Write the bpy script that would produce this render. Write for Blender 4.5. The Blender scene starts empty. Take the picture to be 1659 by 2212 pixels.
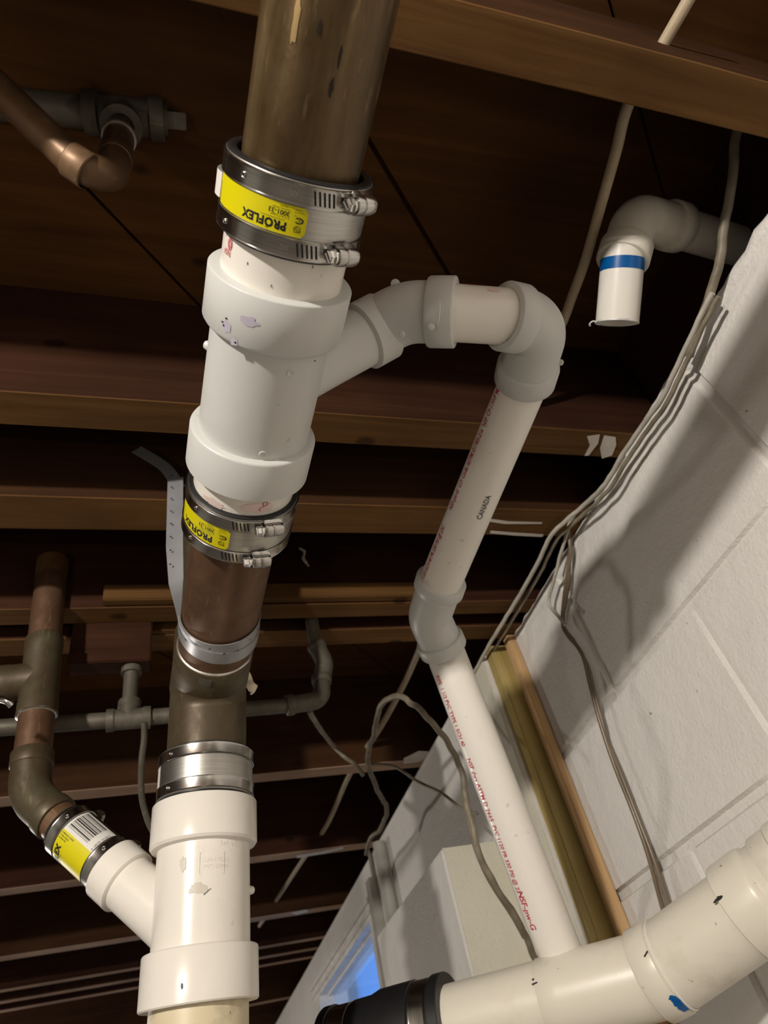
import bpy, bmesh, math, random
from mathutils import Vector, Matrix, noise

random.seed(7)
SC = bpy.context.scene
COL = SC.collection

# ------------------------------------------------------------------ camera
# world: X towards the block wall, Y away along the wall, Z up; the lens sits at the origin, 1.45 m above the floor
F = 1480.0
MR = Matrix(((0.95327748, -0.22704773, -0.19927714),
             (0.02306662, 0.71242786, -0.70136615),
             (0.30121418, 0.66399991, 0.68437865)))      # rows: image right, image down, forward


def P(px, py, d):
    """the point seen at pixel (px, py), d metres deep"""
    v = Vector(((px - 829.5) / F, (py - 1106.0) / F, 1.0)) * d
    return MR.transposed() @ v


def ray(px, py):
    return P(px, py, 1.0)


def onX(px, py, x): r = ray(px, py); return r * (x / r.x)
def onY(px, py, y): r = ray(px, py); return r * (y / r.y)
def onZ(px, py, z): r = ray(px, py); return r * (z / r.z)


cam = bpy.data.cameras.new('camera')
camo = bpy.data.objects.new('camera', cam)
COL.objects.link(camo)
camo.matrix_world = Matrix((
    (MR[0][0], -MR[1][0], -MR[2][0], 0),
    (MR[0][1], -MR[1][1], -MR[2][1], 0),
    (MR[0][2], -MR[1][2], -MR[2][2], 0),
    (0, 0, 0, 1)))
cam.sensor_fit = 'VERTICAL'
cam.sensor_height = 36.0
cam.sensor_width = 27.0
cam.lens = F / 2212.0 * 36.0
cam.clip_start = 0.01
cam.dof.use_dof = True
cam.dof.focus_distance = 0.58
cam.dof.aperture_fstop = 10.0
SC.camera = camo

# ------------------------------------------------------------------ light
SC.view_settings.view_transform = 'Standard'
SC.view_settings.look = 'None'
SC.view_settings.gamma = 1.0
SC.view_settings.use_curve_mapping = False
SC.view_settings.exposure = 0.52

world = bpy.data.worlds.new('sky')
SC.world = world
world.use_nodes = True
wn = world.node_tree.nodes; wl = world.node_tree.links
wn.clear()
o_ = wn.new('ShaderNodeOutputWorld'); b_ = wn.new('ShaderNodeBackground')
t_ = wn.new('ShaderNodeTexCoord'); n_ = wn.new('ShaderNodeTexNoise'); r_ = wn.new('ShaderNodeValToRGB')
n_.inputs['Scale'].default_value = 7.0; n_.inputs['Detail'].default_value = 6.0
r_.color_ramp.elements[0].position = 0.50; r_.color_ramp.elements[0].color = (0.13, 0.33, 0.88, 1)
r_.color_ramp.elements[1].position = 0.66; r_.color_ramp.elements[1].color = (0.85, 0.95, 0.92, 1)
wl.new(t_.outputs['Generated'], n_.inputs['Vector']); wl.new(n_.outputs['Fac'], r_.inputs['Fac'])
wl.new(r_.outputs['Color'], b_.inputs['Color']); wl.new(b_.outputs['Background'], o_.inputs['Surface'])
b_.inputs['Strength'].default_value = 1.1


def lamp(name, loc, watts, radius, color):
    l = bpy.data.lights.new(name, 'POINT')
    l.energy = watts; l.shadow_soft_size = radius; l.color = color
    o = bpy.data.objects.new(name, l); COL.objects.link(o); o.location = loc
    return o


WARM = (1.0, 0.87, 0.70)
lamp('bulb_light', (-1.02, -0.82, 0.448), 82.0, 0.035, (1.0, 0.93, 0.84))        # bare bulb just under the joists, left of the frame
lamp('work_light', (-0.66, -0.05, 0.10), 1.9, 0.02, (1.0, 0.89, 0.76))               # work light held lower down on the left
lamp('rear_fill_light', (0.3, -2.6, 0.42), 4.0, 0.05, WARM)            # weak fill added behind the lens, not a bulb of the basement
lamp('far_bulb_light', (-1.6, 3.4, 0.42), 32.0, 0.05, (1.0, 0.93, 0.84))   # bulb in the far half, behind the pipes

# ------------------------------------------------------------------ materials
MATS = {}


def nodes(name):
    m = bpy.data.materials.new(name); m.use_nodes = True
    nt = m.node_tree; bs = nt.nodes['Principled BSDF']
    MATS[name] = m
    return m, nt, bs


def texco(nt, scale=(1, 1, 1), obj=True):
    tc = nt.nodes.new('ShaderNodeTexCoord'); mp = nt.nodes.new('ShaderNodeMapping')
    mp.inputs['Scale'].default_value = scale
    nt.links.new(tc.outputs['Object'], mp.inputs['Vector'])
    return mp.outputs['Vector']


def noise_n(nt, vec, scale, detail=4, rough=0.55, dist=0.0):
    n = nt.nodes.new('ShaderNodeTexNoise')
    n.inputs['Scale'].default_value = scale; n.inputs['Detail'].default_value = detail
    n.inputs['Roughness'].default_value = rough; n.inputs['Distortion'].default_value = dist
    nt.links.new(vec, n.inputs['Vector'])
    return n.outputs['Fac']


def ramp(nt, fac, stops):
    r = nt.nodes.new('ShaderNodeValToRGB')
    els = r.color_ramp.elements
    while len(els) < len(stops): els.new(0.5)
    for e, (p, c) in zip(els, stops):
        e.position = p; e.color = (*c, 1) if len(c) == 3 else c
    nt.links.new(fac, r.inputs['Fac'])
    return r.outputs['Color']


def mix(nt, fac, a, b, mode='MIX'):
    m = nt.nodes.new('ShaderNodeMix'); m.data_type = 'RGBA'; m.blend_type = mode
    for s, v in ((m.inputs['Factor'], fac), (m.inputs['A'], a), (m.inputs['B'], b)):
        if isinstance(v, (int, float)): s.default_value = v
        elif isinstance(v, tuple): s.default_value = (*v, 1)
        else: nt.links.new(v, s)
    return m.outputs['Result']


def bump(nt, bs, h, strength, dist):
    b = nt.nodes.new('ShaderNodeBump'); b.inputs['Strength'].default_value = strength
    b.inputs['Distance'].default_value = dist
    nt.links.new(h, b.inputs['Height']); nt.links.new(b.outputs['Normal'], bs.inputs['Normal'])


def m_pvc(name, base, rough=0.33, dirt=(0.45, 0.38, 0.28), amount=0.35):
    m, nt, bs = nodes(name)
    v = texco(nt)
    blot = ramp(nt, noise_n(nt, v, 22, 5, 0.6), [(0.56, (0, 0, 0)), (0.78, (amount, amount, amount))])
    speck = ramp(nt, noise_n(nt, v, 95, 2, 0.5), [(0.735, (0, 0, 0)), (0.775, (amount * 1.6,) * 3)])
    c = mix(nt, blot, base, dirt)
    c = mix(nt, speck, c, (0.16, 0.12, 0.08))
    nt.links.new(c, bs.inputs['Base Color'])
    bs.inputs['Roughness'].default_value = rough
    bs.inputs['IOR'].default_value = 1.5
    bump(nt, bs, noise_n(nt, v, 130, 3), 0.12, 0.0006)
    return m


m_pvc('pvc_pipe', (0.80, 0.765, 0.70), 0.25, amount=0.16)
m_pvc('pvc_fitting', (0.585, 0.59, 0.57), 0.40, amount=0.18)
m_pvc('pvc_old', (0.74, 0.70, 0.60), 0.33, amount=0.45)
m_pvc('pvc_cream', (0.66, 0.58, 0.40), 0.4, dirt=(0.2, 0.15, 0.08), amount=0.7)


def m_copper(name, c1, c2, c3, metal, rough):
    m, nt, bs = nodes(name)
    v = texco(nt)
    a = noise_n(nt, texco(nt, (1, 1, 0.16)) if 'streak' in name else v, 24 if 'streak' in name else 14, 6, 0.65, 0.6)
    c = ramp(nt, a, [(0.28, c1), (0.5, c2), (0.72, c3)])
    sc = ramp(nt, noise_n(nt, texco(nt, (1, 1, 0.2)), 160, 3, 0.6), [(0.62, (0, 0, 0)), (0.75, (0.35, 0.35, 0.35))])
    c = mix(nt, sc, c, tuple(min(1, k * 2.2) for k in c3))
    nt.links.new(c, bs.inputs['Base Color'])
    bs.inputs['Metallic'].default_value = metal
    rr = ramp(nt, noise_n(nt, v, 40, 4), [(0.3, (rough - 0.1,) * 3), (0.7, (rough + 0.15,) * 3)])
    nt.links.new(rr, bs.inputs['Roughness'])
    bump(nt, bs, noise_n(nt, v, 70, 5), 0.25, 0.001)
    return m


m_copper('copper_aged', (0.085, 0.045, 0.025), (0.14, 0.075, 0.042), (0.20, 0.115, 0.07), 0.45, 0.42)
m_copper('copper_brown', (0.10, 0.055, 0.028), (0.16, 0.09, 0.045), (0.20, 0.12, 0.065), 0.4, 0.46)
m_copper('copper_streaked', (0.050, 0.030, 0.012), (0.105, 0.066, 0.028), (0.20, 0.14, 0.070), 0.6, 0.33)
m_copper('copper_green', (0.065, 0.040, 0.022), (0.085, 0.062, 0.034), (0.105, 0.105, 0.060), 0.35, 0.45)
m_copper('galvanised', (0.075, 0.066, 0.048), (0.115, 0.10, 0.075), (0.18, 0.16, 0.13), 0.35, 0.55)
m_copper('solder', (0.35, 0.32, 0.28), (0.5, 0.47, 0.42), (0.6, 0.58, 0.54), 0.8, 0.3)


def m_plain(name, col, rough=0.5, metal=0.0, bumpy=0.0, bs_scale=60, var=0.15, emit=None):
    m, nt, bs = nodes(name)
    v = texco(nt)
    n = noise_n(nt, v, bs_scale * 0.4, 4)
    lo = tuple(k * (1 - var) for k in col); hi = tuple(min(1, k * (1 + var)) for k in col)
    nt.links.new(ramp(nt, n, [(0.3, lo), (0.7, hi)]), bs.inputs['Base Color'])
    bs.inputs['Roughness'].default_value = rough; bs.inputs['Metallic'].default_value = metal
    if bumpy: bump(nt, bs, noise_n(nt, v, bs_scale, 5), bumpy, 0.002)
    return m


m, nt, bs = nodes('steel')
v = texco(nt, (1, 1, 60))
n = noise_n(nt, v, 14, 3)
nt.links.new(ramp(nt, n, [(0.3, (0.40, 0.39, 0.37)), (0.7, (0.54, 0.53, 0.50))]), bs.inputs['Base Color'])
bs.inputs['Metallic'].default_value = 1.0; bs.inputs['Roughness'].default_value = 0.23
m, nt, bs = nodes('steel_shield')
v = texco(nt, (1, 1, 60))
n = noise_n(nt, v, 14, 3)
nt.links.new(ramp(nt, n, [(0.3, (0.46, 0.45, 0.42)), (0.7, (0.58, 0.57, 0.54))]), bs.inputs['Base Color'])
bs.inputs['Metallic'].default_value = 1.0; bs.inputs['Roughness'].default_value = 0.38
m_plain('steel_bright', (0.72, 0.71, 0.68), 0.2, 1.0)
m_plain('strap_metal', (0.42, 0.42, 0.44), 0.38, 0.6, 0.1)
m_plain('copper_dark', (0.02, 0.014, 0.008), 0.5, 0.3)
m_plain('copper_bright', (0.30, 0.21, 0.09), 0.35, 0.6)
m_plain('rubber', (0.012, 0.012, 0.013), 0.42, 0, 0.1)
m_plain('dark_hole', (0.004, 0.004, 0.004), 0.8)
m_plain('ink_black', (0.01, 0.01, 0.01), 0.5)
m_plain('ink_grey', (0.10, 0.11, 0.12), 0.6)
m_plain('ink_red', (0.50, 0.03, 0.06), 0.5)
m_plain('ink_purple', (0.47, 0.43, 0.52), 0.5)
m_plain('tape_blue', (0.0, 0.095, 0.33), 0.3)
m_plain('label_yellow', (0.64, 0.57, 0.0), 0.42, 0, 0, 60, 0.03)
m_plain('label_white', (0.72, 0.70, 0.66), 0.4, 0, 0, 60, 0.03)
m_plain('cable_beige', (0.46, 0.37, 0.25), 0.5, 0, 0.2)
m_plain('cable_painted', (0.44, 0.41, 0.35), 0.55, 0, 0.5, 90)
m_plain('cable_dull', (0.20, 0.17, 0.12), 0.5, 0, 0.4, 90, 0.35)
m_plain('wire_brown', (0.17, 0.125, 0.08), 0.3, 0, 0.1)
m_plain('white_frame', (0.78, 0.76, 0.72), 0.4, 0, 0.1)
m_plain('grey_paint', (0.36, 0.345, 0.31), 0.5, 0, 0.2)
m_plain('flake', (0.72, 0.62, 0.5), 0.8, 0, 0.4)
m_plain('floor_concrete', (0.22, 0.20, 0.18), 0.8, 0, 0.3, 12)
m_plain('room_paint', (0.62, 0.60, 0.56), 0.7, 0, 0.2, 12)
m_plain('pink_stain', (0.76, 0.60, 0.55), 0.35)


def m_wood(name, dark, mid, light, axis=0, rough=0.65, knots=True, gscale=1.0):
    m, nt, bs = nodes(name)
    s = [26 * gscale] * 3; s[axis] = 1.3 * gscale
    v = texco(nt, tuple(s))
    g = noise_n(nt, v, 1.6, 7, 0.62, 1.3)
    c = ramp(nt, g, [(0.25, dark), (0.5, mid), (0.75, light)])
    v2 = texco(nt, (1, 1, 1))
    big = ramp(nt, noise_n(nt, v2, 3.5, 3), [(0.3, (0.62, 0.6, 0.58)), (0.7, (1.15, 1.15, 1.15))])
    c = mix(nt, 1.0, c, big, 'MULTIPLY')
    if knots:
        s = [9.0] * 3; s[axis] = 5.5
        vo = nt.nodes.new('ShaderNodeTexVoronoi'); vo.inputs['Scale'].default_value = 1.0
        nt.links.new(texco(nt, tuple(s)), vo.inputs['Vector'])
        k = ramp(nt, vo.outputs['Distance'], [(0.05, (0.75, 0.75, 0.75)), (0.085, (0, 0, 0))])
        c = mix(nt, k, c, tuple(q * 0.28 for q in dark))
    nt.links.new(c, bs.inputs['Base Color'])
    bs.inputs['Roughness'].default_value = max(rough, 0.8)
    bs.inputs['Specular IOR Level'].default_value = 0.15
    bump(nt, bs, g, 0.25, 0.0015)
    return m


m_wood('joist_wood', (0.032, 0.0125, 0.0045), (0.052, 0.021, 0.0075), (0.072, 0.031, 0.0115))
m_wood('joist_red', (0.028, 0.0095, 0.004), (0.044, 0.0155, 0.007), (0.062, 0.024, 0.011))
m_wood('joist_edge', (0.090, 0.041, 0.012), (0.132, 0.065, 0.020), (0.185, 0.096, 0.034))  # paler than the joist sides: light on the undersides is put into the colour
m_wood('joist_edge_dusty_lit', (0.30, 0.19, 0.125), (0.40, 0.27, 0.19), (0.52, 0.38, 0.29), knots=False)  # far undersides: pale overspray and dust, lightened further to carry light
m_wood('subfloor_wood', (0.052, 0.020, 0.0045), (0.082, 0.033, 0.008), (0.115, 0.050, 0.013), gscale=0.7)
m_wood('post_wood', (0.55, 0.34, 0.16), (0.66, 0.43, 0.22), (0.75, 0.52, 0.29), axis=2, knots=False)
m_wood('olive_wood', (0.40, 0.29, 0.09), (0.50, 0.39, 0.15), (0.60, 0.50, 0.25), axis=2, knots=True)

# painted masonry
def m_masonry(name, a, b, stain):
    m, nt, bs = nodes(name)
    v = texco(nt)
    c = ramp(nt, noise_n(nt, v, 5, 5, 0.6), [(0.3, a), (0.7, b)])
    k = ramp(nt, noise_n(nt, v, 75, 2, 0.5), [(0.76, (0, 0, 0)), (0.79, (0.7, 0.7, 0.7))])
    c = mix(nt, k, c, stain)
    nt.links.new(c, bs.inputs['Base Color']); bs.inputs['Roughness'].default_value = 0.5
    n1 = noise_n(nt, v, 45, 6, 0.65); n2 = noise_n(nt, v, 230, 3, 0.6)
    ad = nt.nodes.new('ShaderNodeMath'); ad.operation = 'MULTIPLY_ADD'; ad.inputs[1].default_value = 0.35
    nt.links.new(n2, ad.inputs[0]); nt.links.new(n1, ad.inputs[2])
    bump(nt, bs, ad.outputs[0], 0.8, 0.003)


m_masonry('block_paint', (0.70, 0.675, 0.64), (0.76, 0.735, 0.70), (0.22, 0.12, 0.08))
m_masonry('cream_paint', (0.64, 0.61, 0.50), (0.70, 0.67, 0.57), (0.2, 0.16, 0.1))
m_masonry('mortar_paint', (0.64, 0.615, 0.58), (0.72, 0.695, 0.66), (0.3, 0.25, 0.2))

m, nt, bs = nodes('window_glass')
bs.inputs['Base Color'].default_value = (0.9, 0.95, 1, 1); bs.inputs['Roughness'].default_value = 0.05
bs.inputs['Transmission Weight'].default_value = 1.0; bs.inputs['IOR'].default_value = 1.45

# ------------------------------------------------------------------ helpers
def finish(name, bm, mat, parent=None, matrix=None, smooth=35):
    me = bpy.data.meshes.new(name)
    bmesh.ops.recalc_face_normals(bm, faces=bm.faces)
    bm.to_mesh(me); bm.free()
    for p in me.polygons: p.use_smooth = smooth > 0
    if smooth > 0: me.set_sharp_from_angle(angle=math.radians(smooth))
    mats = mat if isinstance(mat, (list, tuple)) else [mat]
    for k in mats: me.materials.append(MATS[k])
    o = bpy.data.objects.new(name, me); COL.objects.link(o)
    if parent is not None: o.parent = parent
    if matrix is not None:
        if parent is None: o.matrix_world = matrix
        else: o.matrix_local = matrix
    return o


def tag(o, label=None, cat=None, group=None, kind=None):
    if label: o['label'] = label
    if cat: o['category'] = cat
    if group: o['group'] = group
    if kind: o['kind'] = kind
    return o


def thing(name, label, cat, mat=None, group=None):
    o = bpy.data.objects.new(name, None); COL.objects.link(o)
    o.empty_display_size = 0.02
    if mat is not None: o.matrix_world = mat
    return tag(o, label, cat, group)


def frame(A, d, ref=None):
    """matrix with z along d, x towards the viewer (or ref)"""
    z = d.normalized()
    n = (-A if ref is None else ref)
    x = (n - z * n.dot(z)).normalized()
    y = z.cross(x)
    return Matrix(((x.x, y.x, z.x, A.x), (x.y, y.y, z.y, A.y), (x.z, y.z, z.z, A.z), (0, 0, 0, 1)))


def rev(bm, prof, seg=72, M=None, closed=False, wob=0.0, mi=0):
    """surface of revolution about local z; prof = [(t, r)...]"""
    rings = []
    for t, r in prof:
        ring = []
        for k in range(seg):
            a = 2 * math.pi * k / seg
            rr = r + (wob * noise.noise(Vector((math.cos(a) * 2, math.sin(a) * 2, t * 60))) if wob else 0)
            v = Vector((rr * math.cos(a), rr * math.sin(a), t))
            if M is not None: v = M @ v
            ring.append(bm.verts.new(v))
        rings.append(ring)
    pairs = list(zip(rings, rings[1:]))
    if closed: pairs.append((rings[-1], rings[0]))
    for r0, r1 in pairs:
        for k in range(seg):
            f = bm.faces.new((r0[k], r0[(k + 1) % seg], r1[(k + 1) % seg], r1[k])); f.material_index = mi
    return rings


def cap(bm, ring):
    bm.faces.new(ring)


def smooth_path(pts, n=8):
    """Catmull-Rom through pts"""
    pts = [Vector(p) for p in pts]
    if len(pts) < 3:
        return pts
    ext = [2 * pts[0] - pts[1]] + pts + [2 * pts[-1] - pts[-2]]
    out = []
    for i in range(1, len(ext) - 2):
        p0, p1, p2, p3 = ext[i - 1:i + 3]
        for k in range(n):
            t = k / n
            out.append(0.5 * ((2 * p1) + (-p0 + p2) * t + (2 * p0 - 5 * p1 + 4 * p2 - p3) * t * t + (-p0 + 3 * p1 - 3 * p2 + p3) * t ** 3))
    out.append(pts[-1])
    return out


def sweep(bm, path, radii, seg=24, caps=True, flat=1.0):
    path = [Vector(p) for p in path]
    if not isinstance(radii, (list, tuple)): radii = [radii] * len(path)
    T = []
    for i in range(len(path)):
        a = path[max(0, i - 1)]; b = path[min(len(path) - 1, i + 1)]
        T.append((b - a).normalized())
    n = T[0].orthogonal().normalized()
    rings = []
    for i, p in enumerate(path):
        n = (n - T[i] * n.dot(T[i])).normalized()
        b = T[i].cross(n)
        rings.append([bm.verts.new(p + radii[i] * (math.cos(2 * math.pi * k / seg) * n + flat * math.sin(2 * math.pi * k / seg) * b)) for k in range(seg)])
    for r0, r1 in zip(rings, rings[1:]):
        for k in range(seg):
            bm.faces.new((r0[k], r0[(k + 1) % seg], r1[(k + 1) % seg], r1[k]))
    if caps:
        bm.faces.new(rings[0]); bm.faces.new(rings[-1])
    return rings


def bend(A, C, B, R, n=16):
    """A -> C -> B with the corner at C rounded at radius R"""
    A, C, B = Vector(A), Vector(C), Vector(B)
    u = (A - C).normalized(); w = (B - C).normalized()
    ang = u.angle(w); t = R / math.tan(ang / 2)
    t = min(t, (A - C).length * 0.98, (B - C).length * 0.98)
    R = t * math.tan(ang / 2)
    p0 = C + u * t; p1 = C + w * t
    bis = (u + w).normalized(); O = C + bis * (R / math.sin(ang / 2))
    a0 = p0 - O; a1 = p1 - O; tot = a0.angle(a1); ax = a0.cross(a1).normalized()
    out = [A]
    for k in range(n + 1):
        out.append(O + Matrix.Rotation(tot * k / n, 3, ax) @ a0)
    out.append(B)
    return out, p0, p1


def box(bm, x0, x1, y0, y1, z0, z1, M=None, mi=0, bev=0.0):
    vs = [Vector((x, y, z)) for z in (z0, z1) for y in (y0, y1) for x in (x0, x1)]
    if M is not None: vs = [M @ v for v in vs]
    v = [bm.verts.new(q) for q in vs]
    fs = []
    for f in ((0, 2, 3, 1), (4, 5, 7, 6), (0, 1, 5, 4), (2, 6, 7, 3), (0, 4, 6, 2), (1, 3, 7, 5)):
        q = bm.faces.new([v[i] for i in f]); q.material_index = mi; fs.append(q)
    if bev:
        es = set(e for f in fs for e in f.edges)
        bmesh.ops.bevel(bm, geom=list(es), offset=bev, segments=2, affect='EDGES')
    return v


def prism(bm, poly, d0, d1, axes='yz'):
    """poly in two axes, extruded along the third"""
    a = []; b = []
    for u, w in poly:
        if axes == 'yz': a.append((d0, u, w)); b.append((d1, u, w))
        elif axes == 'xz': a.append((u, d0, w)); b.append((u, d1, w))
        else: a.append((u, w, d0)); b.append((u, w, d1))
    A = [bm.verts.new(q) for q in a]; B = [bm.verts.new(q) for q in b]
    bm.faces.new(A); bm.faces.new(B[::-1])
    for i in range(len(A)):
        j = (i + 1) % len(A)
        bm.faces.new((A[i], B[i], B[j], A[j]))


def cyl_map(th, t, r):
    return Vector((r * math.cos(th), r * math.sin(th), t))


def patch(name, th0, th1, t0, t1, r, mat, parent, thick=0.0003, corner=0.0):
    """a sticker bent round the local z axis"""
    bm = bmesh.new()
    n = max(4, int(abs(th1 - th0) / 0.05)); m = 10
    grid = []
    for i in range(n + 1):
        row = []
        th = th0 + (th1 - th0) * i / n
        e = min(abs(th - th0), abs(th1 - th)) * r
        ins = 0
        if corner and e < corner: ins = corner - math.sqrt(max(0, corner ** 2 - (corner - e) ** 2))
        for j in range(m + 1):
            t = (t0 + ins) + (t1 - t0 - 2 * ins) * j / m
            row.append(bm.verts.new(cyl_map(th, t, r + thick)))
        grid.append(row)
    for i in range(n):
        for j in range(m):
            bm.faces.new((grid[i][j], grid[i + 1][j], grid[i + 1][j + 1], grid[i][j + 1]))
    return finish(name, bm, mat, parent)


FONT_CACHE = {}


def text_tris(s, bold=0.0, width=1.0, spacing=1.0):
    key = (s, bold, width, spacing)
    if key in FONT_CACHE: return FONT_CACHE[key]
    cu = bpy.data.curves.new('t', 'FONT'); cu.body = s; cu.size = 1.0; cu.offset = bold
    cu.space_character = spacing; cu.resolution_u = 3
    ob = bpy.data.objects.new('t', cu); COL.objects.link(ob)
    bpy.context.view_layer.update()
    me = ob.to_mesh()
    vs = [(v.co.x * width, v.co.y) for v in me.vertices]; fs = [tuple(p.vertices) for p in me.polygons]
    ob.to_mesh_clear()
    bpy.data.objects.remove(ob); bpy.data.curves.remove(cu)
    FONT_CACHE[key] = (vs, fs)
    return vs, fs


def text_on(bm, s, size, th0, t0, r, rot='across', bold=0.0, width=1.0, spacing=1.0, lift=0.0005, skew=0.0):
    vs, fs = text_tris(s, bold, width, spacing)
    out = []
    for bx, by in vs:
        bx = (bx + skew * by) * size; by = by * size
        if rot == 'across': th, t = th0 + bx / r, t0 + by
        elif rot == 'across180': th, t = th0 - bx / r, t0 - by
        elif rot == 'down': th, t = th0 - by / r, t0 + bx
        else: th, t = th0 + by / r, t0 - bx
        out.append(bm.verts.new(cyl_map(th, t, r + lift)))
    for f in fs:
        try: bm.faces.new([out[i] for i in f])
        except ValueError: pass


def line_on(bm, pts, w, r, lift=0.0006):
    """thin inked line on the cylinder; pts = (theta, t)"""
    for (a0, b0), (a1, b1) in zip(pts, pts[1:]):
        dx, dy = (a1 - a0) * r, b1 - b0
        L = math.hypot(dx, dy) or 1
        nx, ny = -dy / L * w / 2, dx / L * w / 2
        q = [(a0 * r + nx, b0 + ny), (a1 * r + nx, b1 + ny), (a1 * r - nx, b1 - ny), (a0 * r - nx, b0 - ny)]
        bm.faces.new([bm.verts.new(cyl_map(x / r, y, r + lift)) for x, y in q])


def blob_on(bm, th, t, a, b, r, lift=0.0004, seed=0, n=14):
    """irregular spot that follows the curve of the surface"""
    m = max(1, int(max(a, b) / 0.0015))
    rings = [[bm.verts.new(cyl_map(th, t, r + lift))]]
    for j in range(1, m + 1):
        ring = []
        for k in range(n):
            an = 2 * math.pi * k / n
            q = (1 + 0.6 * noise.noise(Vector((math.cos(an) * 1.9 + seed * 7.1, math.sin(an) * 1.9, seed)))) * j / m
            ring.append(bm.verts.new(cyl_map(th + a * q * math.cos(an) / r, t + b * q * math.sin(an), r + lift)))
        rings.append(ring)
    for k in range(n): bm.faces.new((rings[0][0], rings[1][k], rings[1][(k + 1) % n]))
    for r0, r1 in zip(rings[1:], rings[2:]):
        for k in range(n): bm.faces.new((r0[k], r1[k], r1[(k + 1) % n], r0[(k + 1) % n]))


def ext_point(A, d, py_or_px, r, axis=1, lo=-0.5, hi=1.5):
    """distance along the cylinder axis where its near side is seen at pixel row py (or column px)"""
    def f(t):
        c0 = A + d * t
        n = -c0; n = (n - d * n.dot(d)).normalized()
        q = MR @ (c0 + n * r)
        return (q.y / q.z * F + 1106.0) if axis else (q.x / q.z * F + 829.5)
    s = 1 if f(hi) > f(lo) else -1
    for _ in range(50):
        m = (lo + hi) / 2
        if (f(m) - py_or_px) * s > 0: hi = m
        else: lo = m
    return m


def hub_profile(t0, t1, R, r_in, r_body, open_end=0, bev=0.0012, taper=0.004):
    """a socket from t0 to t1; open_end 0 = lip at t0, 1 = lip at t1"""
    if open_end == 0:
        return [(t0 + 0.004, r_in), (t0, r_in), (t0, R - bev), (t0 + bev * 0.4, R - bev * 0.4), (t0 + bev, R),
                (t1 - taper, R), (t1 - taper * 0.35, R - (R - r_body) * 0.25), (t1, r_body - 0.0004)]
    return [(t0, r_body - 0.0004), (t0 + taper * 0.65, R - (R - r_body) * 0.25), (t0 + taper, R), (t1 - bev, R),
            (t1 - bev * 0.4, R - bev * 0.4), (t1, R - bev), (t1, r_in), (t1 - 0.004, r_in)]


# ------------------------------------------------------------------ the room
H = 0.65           # underside of the joists above the lens
XW = 0.606         # face of the block wall
SUB = 0.872        # underside of the floor boards
FLOOR = -1.45


def struct(name, bm, mat, smooth=0):
    o = finish(name, bm, mat, smooth=smooth); o['kind'] = 'structure'; return o


bm = bmesh.new(); box(bm, -4.0, 1.2, -3.2, 8.2, FLOOR - 0.1, FLOOR); struct('floor', bm, 'floor_concrete')
bm = bmesh.new(); box(bm, -4.1, -4.0, -3.2, 8.2, FLOOR, SUB); struct('wall_left', bm, 'room_paint')
bm = bmesh.new(); box(bm, -4.0, 1.0, -3.3, -3.2, FLOOR, SUB); struct('wall_back', bm, 'room_paint')
bm = bmesh.new(); box(bm, -4.0, 1.0, 8.2, 8.3, FLOOR, SUB); struct('wall_front', bm, 'room_paint')

# diagonal floor boards seen from below
bm = bmesh.new()
s2 = math.sqrt(0.5)
pitch = 0.3004
M45 = Matrix.Rotation(math.radians(45), 4, 'Z')
# across-board coordinate q = (y - x) * s2; gaps at q = 0.0078 + k * pitch
for k in range(-18, 40):
    gw = 0.0038 if k == 0 else 0.0018
    q0 = 0.0078 + k * pitch + gw; q1 = 0.0078 + (k + 1) * pitch - 0.0020
    dz = random.uniform(0, 0.0035)
    # clip the board length to the room
    us = []
    for x in (-4.0, 0.86):
        for q in (q0, q1): us.append((x / s2) + q)
    u0, u1 = min(us), max(us)
    for y in (-3.2, 8.2):
        pass
    lo = max(u0, (-3.2 / s2) - q1); hi = min(u1, (8.2 / s2) - q0)
    if hi - lo < 0.1: continue
    box(bm, lo, hi, q0, q1, SUB + dz, SUB + 0.019, M=M45)
# upper floor layer above the boards, seen only through the gaps
box(bm, -4.0, 0.95, -3.2, 8.2, SUB + 0.0192, SUB + 0.035)
struct('ceiling', bm, 'subfloor_wood')

# rim board behind the joist ends
bm = bmesh.new(); box(bm, 0.695, 0.78, -3.2, 8.2, H + 0.002, SUB + 0.03); struct('trim_1', bm, 'joist_red')

# joists
JO = [(-0.76, -0.718, 0), (-0.345, -0.303, 1), (0.058, 0.101, 0), (0.470, 0.514, 1), (0.618, 0.674, 0), (0.833, 0.869, 1), (0.903, 0.945, 1),
      (1.405, 1.445, 0), (1.880, 1.922, 1), (2.395, 2.437, 0), (2.735, 2.763, 1), (2.870, 2.900, 0), (2.985, 3.015, 1), (3.62, 3.66, 0), (4.2, 4.24, 0), (4.8, 4.84, 1)]
JLAB = {2: 'orange brown joist nearest the camera crossing the top right corner behind the copper pipe',
        3: 'dark joist with wide reddish side passing behind the middle of the upper wye',
        4: 'joist crossing behind the lower shielded coupling with the metal strap fixed to it',
        5: 'joist with a knot in the edge just above the steel strap loop',
        6: 'thin joist close below the knotty one level with the bottom of the strap',
        7: 'joist crossing behind the lower steel coupling with white paint on its right end',
        8: 'joist crossing behind the upper hub of the lower wye',
        9: 'joist crossing behind the body of the lower wye',
        10: 'uppermost of the three closely spaced far joists',
        11: 'middle of the three closely spaced far joists',
        12: 'lowest of the three closely spaced far joists'}
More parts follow.
